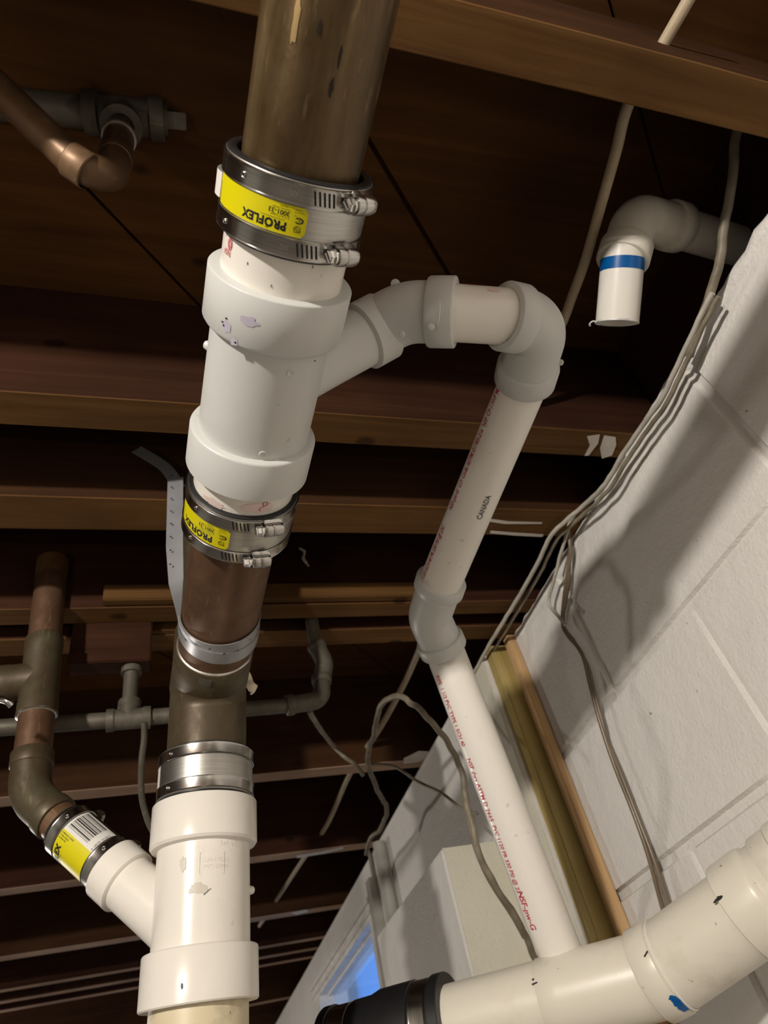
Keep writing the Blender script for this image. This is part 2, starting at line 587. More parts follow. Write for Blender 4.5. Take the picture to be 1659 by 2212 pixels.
for i, (y0, y1, k) in enumerate(JO):
    if i in (0, 1): continue
    bm = bmesh.new()
    n = 40
    xs = [-3.9 + (4.58) * j / n for j in range(n + 1)]
    rows = []
    for x in xs:
        w = 0.0016 * noise.noise(Vector((x * 3, y0 * 9, 0))); w2 = 0.0016 * noise.noise(Vector((x * 3, y0 * 9, 5)))
        rows.append([bm.verts.new((x, y0 + w + 0.001, H)), bm.verts.new((x, y0 + w, H + 0.001)), bm.verts.new((x, y0 + w, SUB - 0.0005)),
                     bm.verts.new((x, y1 + w2, SUB - 0.0005)), bm.verts.new((x, y1 + w2, H + 0.001)), bm.verts.new((x, y1 + w2 - 0.001, H))])
    for a, b in zip(rows, rows[1:]):
        for q in range(6):
            fc = bm.faces.new((a[q], a[(q + 1) % 6], b[(q + 1) % 6], b[q]))
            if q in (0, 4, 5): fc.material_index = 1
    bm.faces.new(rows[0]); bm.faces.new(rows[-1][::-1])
    o = finish('floor_joist', bm, ['joist_red' if k else 'joist_wood', 'joist_edge' if i < 7 else 'joist_edge_dusty_lit'], smooth=0)  # dark sides against pale undersides: part of the joist shading is painted in
    tag(o, JLAB.get(i, 'joist far down the basement beyond the three close ones'), 'joist', 'floor joists overhead')

# extra wood: nailer strips on top edge area of the knotty joist, scab, short block
def wood_piece(name, lab, cat, x0, x1, y0, y1, z0, z1, mat, grp=None):
    bm = bmesh.new(); box(bm, x0, x1, y0, y1, z0, z1, bev=0.0015)
    return tag(finish(name, bm, mat, smooth=0), lab, cat, grp)


wood_piece('nailing_strip', 'lighter wooden strip along the top of the knotty joist edge, left of the strap', 'wood strip',
           onY(222, 1303, 0.827)[0], 0.42, 0.818, 0.8325, H + 0.002, H + 0.03, 'joist_edge')
wood_piece('nailing_strip', 'short lighter wooden strip against the thin joist, right beside the vertical stack', 'wood strip',
           onY(275, 1376, 0.895)[0], 0.12, 0.892, 0.9025, H + 0.001, H + 0.03, 'joist_edge')
# white paint left on the joist edges near the wall
m_plain('white_paint', (0.62, 0.58, 0.52), 0.5, 0, 0.3)
JOISTS = {}
for o in COL.objects:
    if o.name.startswith('floor_joist'): JOISTS[o['label']] = o
def paint(lab, polys):
    bm = bmesh.new()
    for poly in polys:
        bm.faces.new([bm.verts.new(onZ(x, y, H - 0.0006)) for x, y in poly])
    tag(finish('paint_drip', bm, 'white_paint', JOISTS[lab], smooth=0), 'white paint drip')
paint(JLAB[3], [((1268, 942), (1296, 938), (1292, 958), (1272, 984), (1262, 985), (1274, 962))])
paint(JLAB[3], [((1305, 940), (1330, 944), (1331, 962), (1322, 984), (1300, 991), (1296, 968))])
paint(JLAB[7], [((872, 1638), (905, 1622), (938, 1624), (930, 1636), (900, 1647), (872, 1650))])
paint(JLAB[4], [((1040, 1118), (1100, 1126), (1172, 1128), (1170, 1132), (1090, 1132), (1038, 1124))])
paint(JLAB[4], [((1060, 1146), (1110, 1150), (1175, 1154), (1172, 1160), (1110, 1157), (1058, 1152))])
paint(JLAB[8], [((640, 1848), (700, 1838), (740, 1829), (742, 1834), (700, 1844), (642, 1854))])
paint(JLAB[9], [((628, 1972), (660, 1965), (668, 1969), (640, 1977))])

# block wall near the camera: one structure of blocks with raked joints
Y_END = 0.985
bm = bmesh.new()
G = 0.0042
DEP = 0.0055
PITCH = 0.1995; ROW = 0.206
zj = [0.417 - ROW * k for k in range(-1, 10)]         # joint centres, first one at the wall top
zj[0] = 0.640
box(bm, XW + DEP, XW + 0.115, -3.2, Y_END, FLOOR, 0.640, mi=1)
def block(bm, y0, y1, z0, z1):
    n = 10; m = 6
    # slightly cushioned face with a soft edge
    g = []
    for i in range(n + 1):
        row = []
        for j in range(m + 1):
            u, w = i / n, j / m
            y = y0 + (y1 - y0) * u; z = z0 + (z1 - z0) * w
            e = min((y - y0), (y1 - y), (z - z0), (z1 - z))
            x = XW + (DEP + 0.001 if e <= 1e-6 else 0.0)
            x += 0.0011 * noise.noise(Vector((y * 9, z * 9, 1.3)))
            if e > 1e-6:
                pass
            row.append(bm.verts.new((x, y + 0.0012 * noise.noise(Vector((y * 40, z * 40, 3))), z + 0.0012 * noise.noise(Vector((y * 40, z * 40, 9))))))
        g.append(row)
    # pull the second ring outwards so that the bevel stays narrow
    for i in range(n + 1):
        for j in range(m + 1):
            v = g[i][j]
            if i == 1: v.co.y = y0 + 0.004
            if i == n - 1: v.co.y = y1 - 0.004
            if j == 1: v.co.z = z0 + 0.004
            if j == m - 1: v.co.z = z1 - 0.004
    for i in range(n):
        for j in range(m):
            bm.faces.new((g[i][j], g[i + 1][j], g[i + 1][j + 1], g[i][j + 1]))
for r in range(len(zj) - 1):
    z1 = zj[r] - G; z0 = zj[r + 1] + G
    base = 0.349 if r % 2 == 0 else 0.545
    k = base - 0.398 * 9
    while k < Y_END:
        y0 = max(k + G, -3.2); y1 = min(k + 0.398 - G, Y_END)
        if y1 - y0 > 0.03: block(bm, y0, y1, z0, z1)
        k += 0.398
# parging bead along the top edge of the wall
path = []
rad = []
for i in range(150):
    y = -0.6 + (Y_END + 0.6) * i / 149
    nn = noise.noise(Vector((y * 14, 2.2, 0))); n3 = noise.noise(Vector((y * 45, 7, 0)))
    path.append(Vector((XW + 0.012 + 0.003 * nn, y, 0.640 + 0.003 * n3))); rad.append(0.014 + 0.003 * nn + 0.002 * n3)
sweep(bm, path, rad, 12)
struct('wall_right', bm, ['block_paint', 'mortar_paint'], smooth=40)

# far block wall, a little proud of the near one, with the window opening
XF = 0.562
YW0, YW1 = 2.035, 2.95
bm = bmesh.new()
ZT = 0.650
def slab(y0, y1, z0, z1): box(bm, XF, XF + 0.15, y0, y1, z0, z1)
slab(0.992, YW0, FLOOR, ZT - 0.01)
slab(YW0, YW1, 0.558, ZT - 0.01); slab(YW0, YW1, FLOOR, -0.20); slab(YW1, 8.2, FLOOR, ZT - 0.01)
path = []; rad = []
for i in range(160):
    y = 0.99 + 5.5 * i / 159
    nn = noise.noise(Vector((y * 9, 12.2, 0)))
    path.append(Vector((XF + 0.012 + 0.003 * nn, y, ZT - 0.012))); rad.append(0.013 + 0.003 * nn)
sweep(bm, path, rad, 10)
struct('wall_right_far', bm, 'block_paint', smooth=40)
# cream painted first stretch of it
bm = bmesh.new(); box(bm, XF - 0.004, XF - 0.0004, 0.992, 1.142, FLOOR, 0.638)
struct('trim_2', bm, 'cream_paint')

# wooden posts at the step in the wall
tag(wood_piece('timber_post', 'new tan wooden stud standing upright against the white block wall', 'post',
               XW - 0.017, XW - 0.0015, 0.930, 0.949, FLOOR + 0.001, 0.648, 'post_wood'))
bm = bmesh.new(); box(bm, XF + 0.006, XW - 0.0015, 0.962, 0.9905, FLOOR + 0.001, 0.648, bev=0.002)
tag(finish('timber_post', bm, 'olive_wood', smooth=0), 'older yellow olive painted stud behind the dark gap, next to the tan stud', 'post')

# window
bm = bmesh.new()
x0, x1 = XF - 0.012, XF + 0.05
box(bm, x0, x1, YW0 - 0.03, YW1 + 0.05, 0.503, 0.562)
box(bm, x0, x1, YW0 - 0.03, YW0 + 0.012, -0.24, 0.503)
box(bm, x0, x1, YW1 - 0.07, YW1 + 0.05, -0.24, 0.503)
box(bm, x0, x1, YW0 - 0.03, YW1 + 0.05, -0.29, -0.20)
# stepped inner stop
box(bm, x0 + 0.03, x1 + 0.02, YW0 + 0.01, YW1 - 0.06, 0.496, 0.506)
box(bm, x0 - 0.008, x0, YW0 - 0.03, YW1 + 0.05, 0.540, 0.553)
box(bm, x0 - 0.006, x0, YW0 - 0.03, YW1 + 0.05, 0.515, 0.522)
wf = finish('window_1', bm, 'white_frame', smooth=0); wf['kind'] = 'structure'
bm = bmesh.new(); box(bm, XF + 0.04, XF + 0.044, YW0 + 0.005, YW1 - 0.05, -0.2, 0.505)
g = finish('pane', bm, 'window_glass', wf, smooth=0)
tag(g, 'clear window pane showing blue sky')

# white boxed pier beside the window
bx0 = 0.452
bm = bmesh.new(); box(bm, bx0, XF - 0.0005, 1.147, 1.64, FLOOR + 0.001, 0.374, bev=0.004)
pier = tag(finish('boxed_pier', bm, 'block_paint', smooth=0), 'white painted box standing out from the wall between the window and the long white pipe', 'pier')
bm = bmesh.new(); box(bm, bx0 + 0.003, XF - 0.001, 1.1435, 1.1468, FLOOR + 0.002, 0.371)
tag(finish('end_face', bm, 'cream_paint', pier, smooth=0), 'cream painted end face')

# vertical painted conduits at the wall near the window
def vert_tube(name, lab, cat, px, py, x, r, mat, z0=-1.3, ztop=None, grp=None):
    p = onX(px, py, x); zt = p.z if ztop is None else ztop
    bm = bmesh.new(); sweep(bm, [Vector((p.x, p.y, z0)), Vector((p.x, p.y, zt - 0.02)), Vector((p.x, p.y, zt))], [r, r, r * 0.97], 20)
    return tag(finish(name, bm, mat), lab, cat, grp)
vert_tube('conduit', 'thick grey vertical conduit running down the wall behind the white box', 'conduit', 818, 1820, XF - 0.02, 0.0165, 'grey_paint')
p = onX(800, 1900, XF - 0.012)
bm = bmesh.new(); box(bm, XF - 0.022, XF - 0.001, p.y - 0.02, p.y + 0.02, -0.8, p.z)
tag(finish('trim_board', bm, 'grey_paint', smooth=0), 'flat grey upright board beside the window, left of the thick conduit', 'board')
vert_tube('conduit', 'thin grey vertical line above the flat board by the window', 'conduit', 797, 1838, XF - 0.006, 0.005, 'grey_paint', z0=0.3)

# ------------------------------------------------------------------ pipes: shared builders
def pipe(name, lab, cat, A, B, r, mat, t0=None, t1=None, wall=0.004, seg=72, grp=None, wob=0.0):
    """straight pipe from A to B (an open tube, so that its cut end shows its wall)"""
    d = (B - A).normalized(); L = (B - A).length
    M = frame(A, d)
    bm = bmesh.new()
    n = max(2, int(L / 0.03))
    prof = [(L * k / n, r) for k in range(n + 1)]
    prof = [(0.0, r - wall)] + prof + [(L, r - wall)]
    rev(bm, prof, seg, closed=True, wob=wob)
    o = finish(name, bm, mat, matrix=M)
    tag(o, lab, cat, grp)
    return o


def hexhead(bm, c, ax, r, h, seg=6, chamfer=True):
    ax = ax.normalized(); u = ax.orthogonal().normalized(); w = ax.cross(u)
    def ring(t, rr, n): return [bm.verts.new(c + ax * t + rr * (math.cos(2 * math.pi * k / n) * u + math.sin(2 * math.pi * k / n) * w)) for k in range(n)]
    a = ring(0, r, seg); b = ring(h * 0.75, r, seg); e = ring(h, r * 0.78, seg)
    for p, q in ((a, b), (b, e)):
        for k in range(seg): bm.faces.new((p[k], p[(k + 1) % seg], q[(k + 1) % seg], q[k]))
    bm.faces.new(e); bm.faces.new(a)
    # screw slot: a narrow dark recess is modelled as a step across the head
    for s in (-1, 1):
        vs = []
        for (x, y, z) in ((-0.7, s * 0.12, 0), (0.7, s * 0.12, 0), (0.7, s * 0.55, 0), (-0.7, s * 0.55, 0)):
            vs.append(bm.verts.new(c + ax * (h * 1.12) + u * (x * r) + w * (y * r)))
        lo = [bm.verts.new(v.co - ax * h * 0.2) for v in vs]
        bm.faces.new(vs)
        for k in range(4): bm.faces.new((vs[k], vs[(k + 1) % 4], lo[(k + 1) % 4], lo[k]))


def clamp_band(root, tc, w, r, th_screw, rivet_th=None, slots=True, screw=True, stamp=None):
    """stainless band with perforations, worm housing and hex screw; the band is a part, its screw etc. sub-parts"""
    bm = bmesh.new()
    h = w / 2
    rev(bm, [(tc - h, r - 0.0004), (tc - h, r), (tc - h + 0.0004, r + 0.0006), (tc - h + 0.0011, r + 0.0003), (tc - h + 0.0016, r + 0.00025),
             (tc + h - 0.0016, r + 0.00025), (tc + h - 0.0011, r + 0.0003), (tc + h - 0.0004, r + 0.0006), (tc + h, r), (tc + h, r - 0.0004)], 96)
    band = finish('clamp_band', bm, 'steel', root)
    if rivet_th is not None:
        bm = bmesh.new()
        M = Matrix.Translation(cyl_map(rivet_th, tc, r)) @ Matrix.Rotation(rivet_th, 4, 'Z') @ Matrix.Rotation(math.radians(90), 4, 'Y')
        rev(bm, [(0.0, 0.0019), (0.0009, 0.0019), (0.0012, 0.0015), (0.0009, 0.0010), (0.0002, 0.0009)], 20, M=M)
        finish('rivet', bm, 'steel_bright', band)
        bm = bmesh.new()
        blob_on(bm, rivet_th, tc, 0.00085, 0.00085, r, lift=0.0005, n=12)
        finish('rivet_hole', bm, 'dark_hole', band)
    if stamp is not None:
        bm = bmesh.new()
        text_on(bm, stamp[0], 0.0052, stamp[1], tc - 0.002, r, 'across', 0.0, lift=0.0008)
        finish('stamped_mark', bm, 'steel_bright', band)
    if not screw: return band
    if slots:
        bm = bmesh.new()
        for k in range(5):
            th = th_screw + 0.16 + 0.0032 * k / r
            line_on(bm, [(th + 0.0012 / r, tc - h * 0.62), (th - 0.0008 / r, tc + h * 0.62)], 0.0011, r, lift=0.0007)
        finish('band_slots', bm, 'dark_hole', band)
    # housing: half-barrel lying along the tangent
    er = cyl_map(th_screw - 0.08, 0, 1.0); et = Vector((-er.y, er.x, 0))
    c = er * (r + 0.0048); c.z = tc
    bm = bmesh.new()
    L = 0.0165; n = 14
    ringA = []
    prof = []
    for k in range(n + 1):
        a = math.pi * (-0.12) + math.pi * 1.24 * k / n
        prof.append((math.cos(a) * 0.0066, math.sin(a) * 0.0058))
    prof = [(0.0078, -0.0045)] + prof + [(-0.0078, -0.0045)]
    rows = []
    for j, (s, k) in enumerate(((0.0, 0.92), (0.0012, 1.0), (0.006, 1.0), (0.0068, 0.95), (0.0076, 1.0), (L - 0.003, 0.98), (L, 0.86))):
        rows.append([bm.verts.new(c - et * (s) + er * (v * k) + Vector((0, 0, u * k))) for u, v in prof])
    for a, b in zip(rows, rows[1:]):
        for k in range(len(prof) - 1): bm.faces.new((a[k], a[k + 1], b[k + 1], b[k]))
    bm.faces.new(rows[0]); bm.faces.new(rows[-1][::-1])
    finish('screw_housing', bm, 'steel', band)
    bm = bmesh.new()
    # threaded barrel, collar and hex head
    def disc(s0, s1, rr, n=24):
        a = [bm.verts.new(c + et * s0 + rr * (math.cos(2 * math.pi * k / n) * er + math.sin(2 * math.pi * k / n) * Vector((0, 0, 1)))) for k in range(n)]
        b = [bm.verts.new(c + et * s1 + rr * (math.cos(2 * math.pi * k / n) * er + math.sin(2 * math.pi * k / n) * Vector((0, 0, 1)))) for k in range(n)]
        for k in range(n): bm.faces.new((a[k], a[(k + 1) % n], b[(k + 1) % n], b[k]))
        bm.faces.new(a); bm.faces.new(b[::-1])
    disc(-0.002, 0.0022, 0.0036); disc(0.0020, 0.0032, 0.0052)
    hexhead(bm, c + et * 0.0031, et, 0.0044, 0.0042)
    finish('hex_screw', bm, 'steel_bright', band, smooth=25)
    return band


def coupling(lab, A, d, t0, t1, r, th_screw, screws=True, rivets=(None, None), band_w=0.0125, stamp=None, ref=None, grp=None):
    """shielded rubber coupling; local z along the pipe, local x towards the viewer, theta grows to the image left"""
    M = frame(A + d * ((t0 + t1) / 2), d, ref)
    L = (t1 - t0) / 2
    root = thing('shielded_coupling', lab, 'pipe coupling', M, grp)
    bm = bmesh.new()
    ri = r - 0.0068
    rev(bm, [(-L, ri), (-L - 0.0008, ri + 0.0015), (-L - 0.0008, r - 0.0022), (-L, r - 0.0010), (L, r - 0.0010), (L + 0.0008, r - 0.0022), (L + 0.0008, ri + 0.0015), (L, ri)], 96, closed=True)
    finish('rubber_sleeve', bm, 'rubber', root)
    bm = bmesh.new()
    prof = [(-L + 0.001, r - 0.0009), (-L + 0.001, r - 0.0003), (-L + 0.0015, r), (-L + 0.0025, r), (-L * 0.45, r)]
    prof += [(L * 0.45, r), (L - 0.0025, r), (L - 0.0015, r), (L - 0.001, r - 0.0003), (L - 0.001, r - 0.0009)]
    rev(bm, prof, 96)
    finish('steel_shield', bm, 'steel_shield', root)
    rb = r + 0.0008
    for s, rv, st in ((-1, rivets[0], stamp), (1, rivets[1], stamp)):
        clamp_band(root, s * (L - band_w / 2 - 0.0015), band_w, rb, th_screw if s < 0 else th_screw + 0.10, rv, True, screws, st)
    return root, L


# ------------------------------------------------------------------ main run (hanging under the joists)
MA = Vector((0.085, 0.06, 0.496)); MB = Vector((0.057, 0.585, 0.455)); MD = (MB - MA).normalized()


def mp(t): return MA + MD * t
def mt(py, r): return ext_point(MA, MD, py, r)


c1a, c1b = mt(388, .0495), mt(561, .0495)
h1a, h1b = mt(652, .053), mt(773, .053)
h2a, h2b = mt(1001, .053), mt(1083, .053)
c2a, c2b = mt(1121, .0495), mt(1216, .0495)
ts = mt(1402, .0405)
TEE_Y = 0.722
tend = (TEE_Y - MA.y) / MD.y

pipe('copper_drain_pipe', 'wide brown copper pipe coming in at the top of the picture above the first coupling', 'pipe',
     mp(-0.32), mp(c1a + 0.02), 0.0397, 'copper_streaked', seg=96)
pipe('copper_drain_pipe', 'short brown copper pipe between the second coupling and the metal strap', 'pipe',
     mp(c2b - 0.02), mp(tend - 0.062), 0.0397, 'copper_aged', seg=96)

# worn patches and knocks on the near copper pipe
near = [o for o in COL.objects if o.name == 'copper_drain_pipe'][0]
Mn = near.matrix_world; Ni = Mn.inverted()
for nm, mt_, spots in (('dark_scrape', 'copper_dark', ((716, 190, .0012, .0050, 1), (722, 235, .0015, .0020, 2), (708, 330, .0010, .0026, 3), (735, 120, .0008, .006, 4), (690, 60, .001, .004, 5))),
                       ('bright_scrape', 'copper_bright', ((705, 345, .0035, .006, 6), (700, 225, .0012, .013, 7), (640, 40, .0020, .011, 8), (600, 330, .004, .0016, 9), (630, 300, .005, .001, 10)))):
    bm = bmesh.new()
    for px, py, a_, b_2, sd in spots:
        q = Ni @ P(px, py, 0.42)
        # slide along the sight line to the surface of the pipe
        lo, hi = 0.2, 0.6
        for _ in range(40):
            m = (lo + hi) / 2; q = Ni @ P(px, py, m)
            e0 = Ni @ Vector((0, 0, 0)); 
            if math.hypot(q.x, q.y) > 0.0397: lo = m
            else: hi = m
        blob_on(bm, math.atan2(q.y, q.x), q.z, a_, b_2, 0.0397, seed=sd, n=16)
    finish(nm, bm, mt_, near)
pn = pipe('pvc_pipe_stub', 'white plastic pipe stub between the topmost coupling and the upper wye', 'pipe',
          mp(c1b - 0.02), mp(h1a + 0.03), 0.0445, 'pvc_pipe', seg=96)
M0 = pn.matrix_world.copy()
bm = bmesh.new()
tt = h1a - 0.0165 - (c1b - 0.02)
text_on(bm, 'NSF', 0.006, 0.93, tt, 0.0445, 'across', 0.0)
for k in range(3):
    pts = [(0.98 + 0.06 * math.cos(a) * (1 - .25 * k), tt - 0.0045 + 0.0042 * math.sin(a) * (1 - .25 * k)) for a in [2 * math.pi * q / 12 for q in range(13)]]
    line_on(bm, pts, 0.0005, 0.0445)
finish('red_print', bm, 'ink_red', pn)
bm = bmesh.new()
for k, (th, t) in enumerate(((0.55, tt + 0.001), (-0.45, tt - 0.008), (0.12, tt + 0.010), (1.16, tt - 0.008))):
    blob_on(bm, th, t, 0.0004, 0.0011, 0.0445, seed=k)
finish('ink_specks', bm, 'ink_grey', pn)

pn2 = pipe('pvc_pipe_stub', 'short pink stained white pipe stub between the upper wye and the second coupling', 'pipe',
           mp(h2b - 0.03), mp(c2a + 0.02), 0.0445, 'pvc_pipe', seg=96)
bm = bmesh.new()
blob_on(bm, -0.35, h2b + 0.013 - (h2b - 0.03), 0.016, 0.0045, 0.0445, seed=3, n=20)
blob_on(bm, 0.55, h2b + 0.018 - (h2b - 0.03), 0.012, 0.004, 0.0445, seed=5, n=20)
finish('primer_stain', bm, 'pink_stain', pn2)
bm = bmesh.new()
tq = h2b + 0.006 - (h2b - 0.03)
line_on(bm, [(-0.50, tq), (-0.42, tq + 0.001), (-0.44, tq + 0.005), (-0.52, tq + 0.004), (-0.50, tq)], 0.0007, 0.0445)
line_on(bm, [(-0.44, tq + 0.005), (-0.36, tq + 0.008), (-0.40, tq + 0.010)], 0.0007, 0.0445)
finish('red_print', bm, 'ink_red', pn2)


def yellow_label(root, r, L, w, th_l, th_r):
    """label between the bands, printed upside-down as seen; theta grows to the image left"""
    bw = w
    t0, t1 = -(L - bw - 0.0022), (L - bw - 0.0022)
    lab = patch('label', th_r, th_l, t0, t1, r, 'label_yellow', root, 0.0004, corner=0.003)
    tag(lab, 'yellow printed label')
    hgt = t1 - t0
    bm = bmesh.new()
    s = hgt / 0.031
    th = th_r + 0.0205 * s / r
    text_on(bm, 'PROFLEX', 0.0122 * s, th, t1 - 0.0122 * s, r, 'across', bold=0.05, width=0.95, spacing=1.1)
    text_on(bm, 'by', 0.0035 * s, th + 0.019 * s / r, t1 - 0.0035 * s, r, 'across')
    text_on(bm, 'Specialty Couplings by Fernco Inc.', 0.0019 * s, th + 0.002 / r, t1 - 0.0150 * s, r, 'across')
    text_on(bm, '3" CI to 3" Copper', 0.0026 * s, th - 0.001 / r, t1 - 0.0184 * s, r, 'across')
    text_on(bm, '3001-33', 0.0070 * s, th - 0.001 / r, t1 - 0.0240 * s, r, 'across', bold=0.012)
    text_on(bm, 'Specifications: CSA B602', 0.0019 * s, th - 0.001 / r, t1 - 0.0262 * s, r, 'across')
    text_on(bm, '10/26/23', 0.0024 * s, th + 0.0005 / r, t1 - 0.0292 * s, r, 'across')
    # certification marks
    a = th_r + 0.0085 * s / r
    tc = t1 - 0.0085 * s
    line_on(bm, [(a - 0.003 * s / r, tc + 0.003 * s), (a + 0.0035 * s / r, tc + 0.003 * s), (a + 0.004 * s / r, tc - 0.001 * s), (a + 0.001 * s / r, tc - 0.0035 * s),
                 (a - 0.0025 * s / r, tc - 0.002 * s), (a - 0.003 * s / r, tc + 0.003 * s)], 0.0004, r)
    line_on(bm, [(a - 0.003 * s / r, tc + 0.0025 * s), (a + 0.0025 * s / r, tc - 0.0025 * s)], 0.0004, r)
    line_on(bm, [(a - 0.001 * s / r, tc + 0.003 * s), (a + 0.0036 * s / r, tc - 0.001 * s)], 0.0004, r)
    for q in (0, 1):
        ce = tc - 0.009 * s
        pts = [(a + (0.0045 - 0.0006 * q) * s * math.cos(g) / r, ce + 0.0028 * s * math.sin(g)) for g in [math.pi * (0.2 + 0.16 * k) for k in range(11)]]
        line_on(bm, pts, 0.0007, r)
    text_on(bm, 'IS', 0.0045 * s, a - 0.002 * s / r, ce - 0.0018 * s, r, 'across')
    text_on(bm, 'US', 0.002 * s, a + 0.003 * s / r, ce - 0.005 * s, r, 'across')
    text_on(bm, 'UPC File 3245', 0.0017 * s, a - 0.004 * s / r, ce - 0.0085 * s, r, 'across')
    text_on(bm, 'CSA B602', 0.0017 * s, a - 0.002 * s / r, ce - 0.0112 * s, r, 'across')
    for k in range(4):
        text_on(bm, 'INSTALLATION: TORQUE TO 60 IN', 0.00125 * s, th_l - (0.0018 + 0.0018 * k) * s / r, t1 - 0.0015 * s, r, 'up')
    tx = finish('lettering', bm, 'ink_black', lab, smooth=0)
    # the slit logo: thin yellow line through the letters
    bm = bmesh.new()
    line_on(bm, [(th, t1 - 0.0086 * s), (th + 0.0475 * s / r, t1 - 0.0086 * s)], 0.0005 * s, r, lift=0.0007)
    finish('letter_slit', bm, 'label_yellow', lab, smooth=0)
    return lab


root, L = coupling('big stainless steel coupling with yellow label joining the top copper pipe to the white plastic', MA, MD, c1a, c1b, 0.0495,
                   -0.66, True, (0.72, 0.98), 0.0135, ('05', -0.02))
yellow_label(root, 0.0495, L, 0.0135, 1.35, -0.20)
# the curled edge of the label sheet at the left
bm = bmesh.new()
n = 12
ga = []
for i in range(n + 1):
    th = 1.35 + 0.5 * i / n; row = []
    for j in range(5):
        t = -(L - 0.017) + 2 * (L - 0.017) * j / 4
        row.append(bm.verts.new(cyl_map(th, t, 0.0502 + 0.0035 * math.sin(math.pi * i / n))))
    ga.append(row)
for i in range(n):
    for j in range(4): bm.faces.new((ga[i][j], ga[i + 1][j], ga[i + 1][j + 1], ga[i][j + 1]))
tag(finish('loose_label_edge', bm, 'label_white', root), 'white curled back end of the label')

root, L = coupling('second stainless steel coupling with yellow label below the upper wye, above the strap', MA, MD, c2a, c2b, 0.0495,
                   -0.36, True, (0.80, 0.86), 0.0125)
yellow_label(root, 0.0495, L, 0.0125, 1.35, 0.08)


def wye(lab, A, d, a0, a1, b0, b1, r_body, R_hub, r_in, br_root, br_dir, br_r, br_len, br_hub, br_R, marks, nubs, name='wye_fitting', mat='pvc_fitting', ref=None):
    """wye: body along A+d*t with hubs a0-a1 and b0-b1 and one angled branch"""
    O = A + d * ((a1 + b0) / 2)
    M = frame(O, d, ref); Mi = M.inverted()
    s = (a1 + b0) / 2
    root = thing(name, lab, 'pipe fitting', M)
    bm = bmesh.new()
    n = 10
    rev(bm, [(a1 - s - 0.012 + (b0 - a1 + 0.024) * k / n, r_body) for k in range(n + 1)], 96)
    finish('body', bm, mat, root)
    bm = bmesh.new(); rev(bm, hub_profile(a0 - s, a1 - s, R_hub, r_in, r_body, 0), 96); finish('hub', bm, mat, root)
    bm = bmesh.new(); rev(bm, [(b0 - s, r_body - 0.0004), (b0 - s, R_hub - 0.002), (b0 - s + 0.0006, R_hub - 0.0008), (b0 - s + 0.002, R_hub),
                               (b1 - s - 0.0012, R_hub), (b1 - s, R_hub - 0.0012), (b1 - s, r_in), (b1 - s - 0.004, r_in)], 96)
    finish('hub', bm, mat, root)
    # branch
    br = Mi @ br_root; bd = (Mi.to_3x3() @ br_dir).normalized()
    up = Vector((1, 0, 0)); x = (up - bd * up.dot(bd)).normalized(); y = bd.cross(x)
    MB_ = Matrix(((x.x, y.x, bd.x, br.x), (x.y, y.y, bd.y, br.y), (x.z, y.z, bd.z, br.z), (0, 0, 0, 1)))
    bm = bmesh.new()
    rev(bm, [(0, br_r * 1.02), (br_len * 0.4, br_r * 1.01), (br_len * 0.6, br_r), (br_len, br_r)], 72, M=MB_)
    finish('branch', bm, mat, root)
    bm = bmesh.new()
    rev(bm, [(br_len - 0.001, br_r - 0.0004), (br_len, br_R - 0.0016), (br_len + 0.0012, br_R), (br_len + br_hub - 0.001, br_R), (br_len + br_hub, br_R - 0.001),
             (br_len + br_hub, br_r - 0.004)], 72, M=MB_)
    finish('branch_hub', bm, mat, root)
    for th, t, rr in nubs:
        bm = bmesh.new()
        Mx = Matrix.Translation(cyl_map(th, t - s, r_body - 0.0006)) @ Matrix.Rotation(th, 4, 'Z') @ Matrix.Rotation(math.radians(90), 4, 'Y')
        if rr < 0: rev(bm, [(0, 0.0042), (0.003, 0.0038), (0.0048, 0.0028), (0.0055, 0.001)], 16, M=Mx)
        else: rev(bm, [(0, rr), (0.0010, rr), (0.0013, rr - 0.0005), (0.0011, rr - 0.0009), (0.0007, 0.0002)], 20, M=Mx)
        finish('moulding_stud', bm, mat, root)
    if marks: marks(root, s)
    return root, M, s


def marks_up(root, s):
    bm = bmesh.new()
    blob_on(bm, 0.30, h1b - s - 0.023, 0.0065, 0.0035, 0.0531, seed=1, n=18)
    blob_on(bm, 0.62, h1b - s - 0.012, 0.004, 0.0038, 0.0531, seed=2, n=18)
    blob_on(bm, 0.47, h1b - s - 0.004, 0.0028, 0.003, 0.0531, seed=6, n=18)
    finish('primer_smudge', bm, 'ink_purple', root)
    bm = bmesh.new()
    for k, (th, t) in enumerate(((0.70, -0.014), (0.64, -0.018), (0.67, -0.012), (0.45, -0.004), (-0.7, 0.0))):
        blob_on(bm, th, h1b - s + t, 0.0009, 0.0007, 0.0533, seed=k)
    finish('ink_specks', bm, 'ink_black', root)


# branch of the upper wye
BR0 = mp(ext_point(MA, MD, 905, .0445))
hubc = P(806, 716, 0.602)
bdir = (hubc - BR0).normalized()
blen = (hubc - BR0).length - 0.0125
wye('upper white plastic wye with side branch curving away to the right', MA, MD, h1a, h1b, h2a, h2b, 0.0462, 0.0532, 0.0440,
    BR0, bdir, 0.0262, blen, 0.024, 0.0300, marks_up,
    ((-0.42, mt(800, .0462), 0.0031), (-0.22, mt(978, .0462), 0.0031), (1.75, mt(845, .0462), -1)))

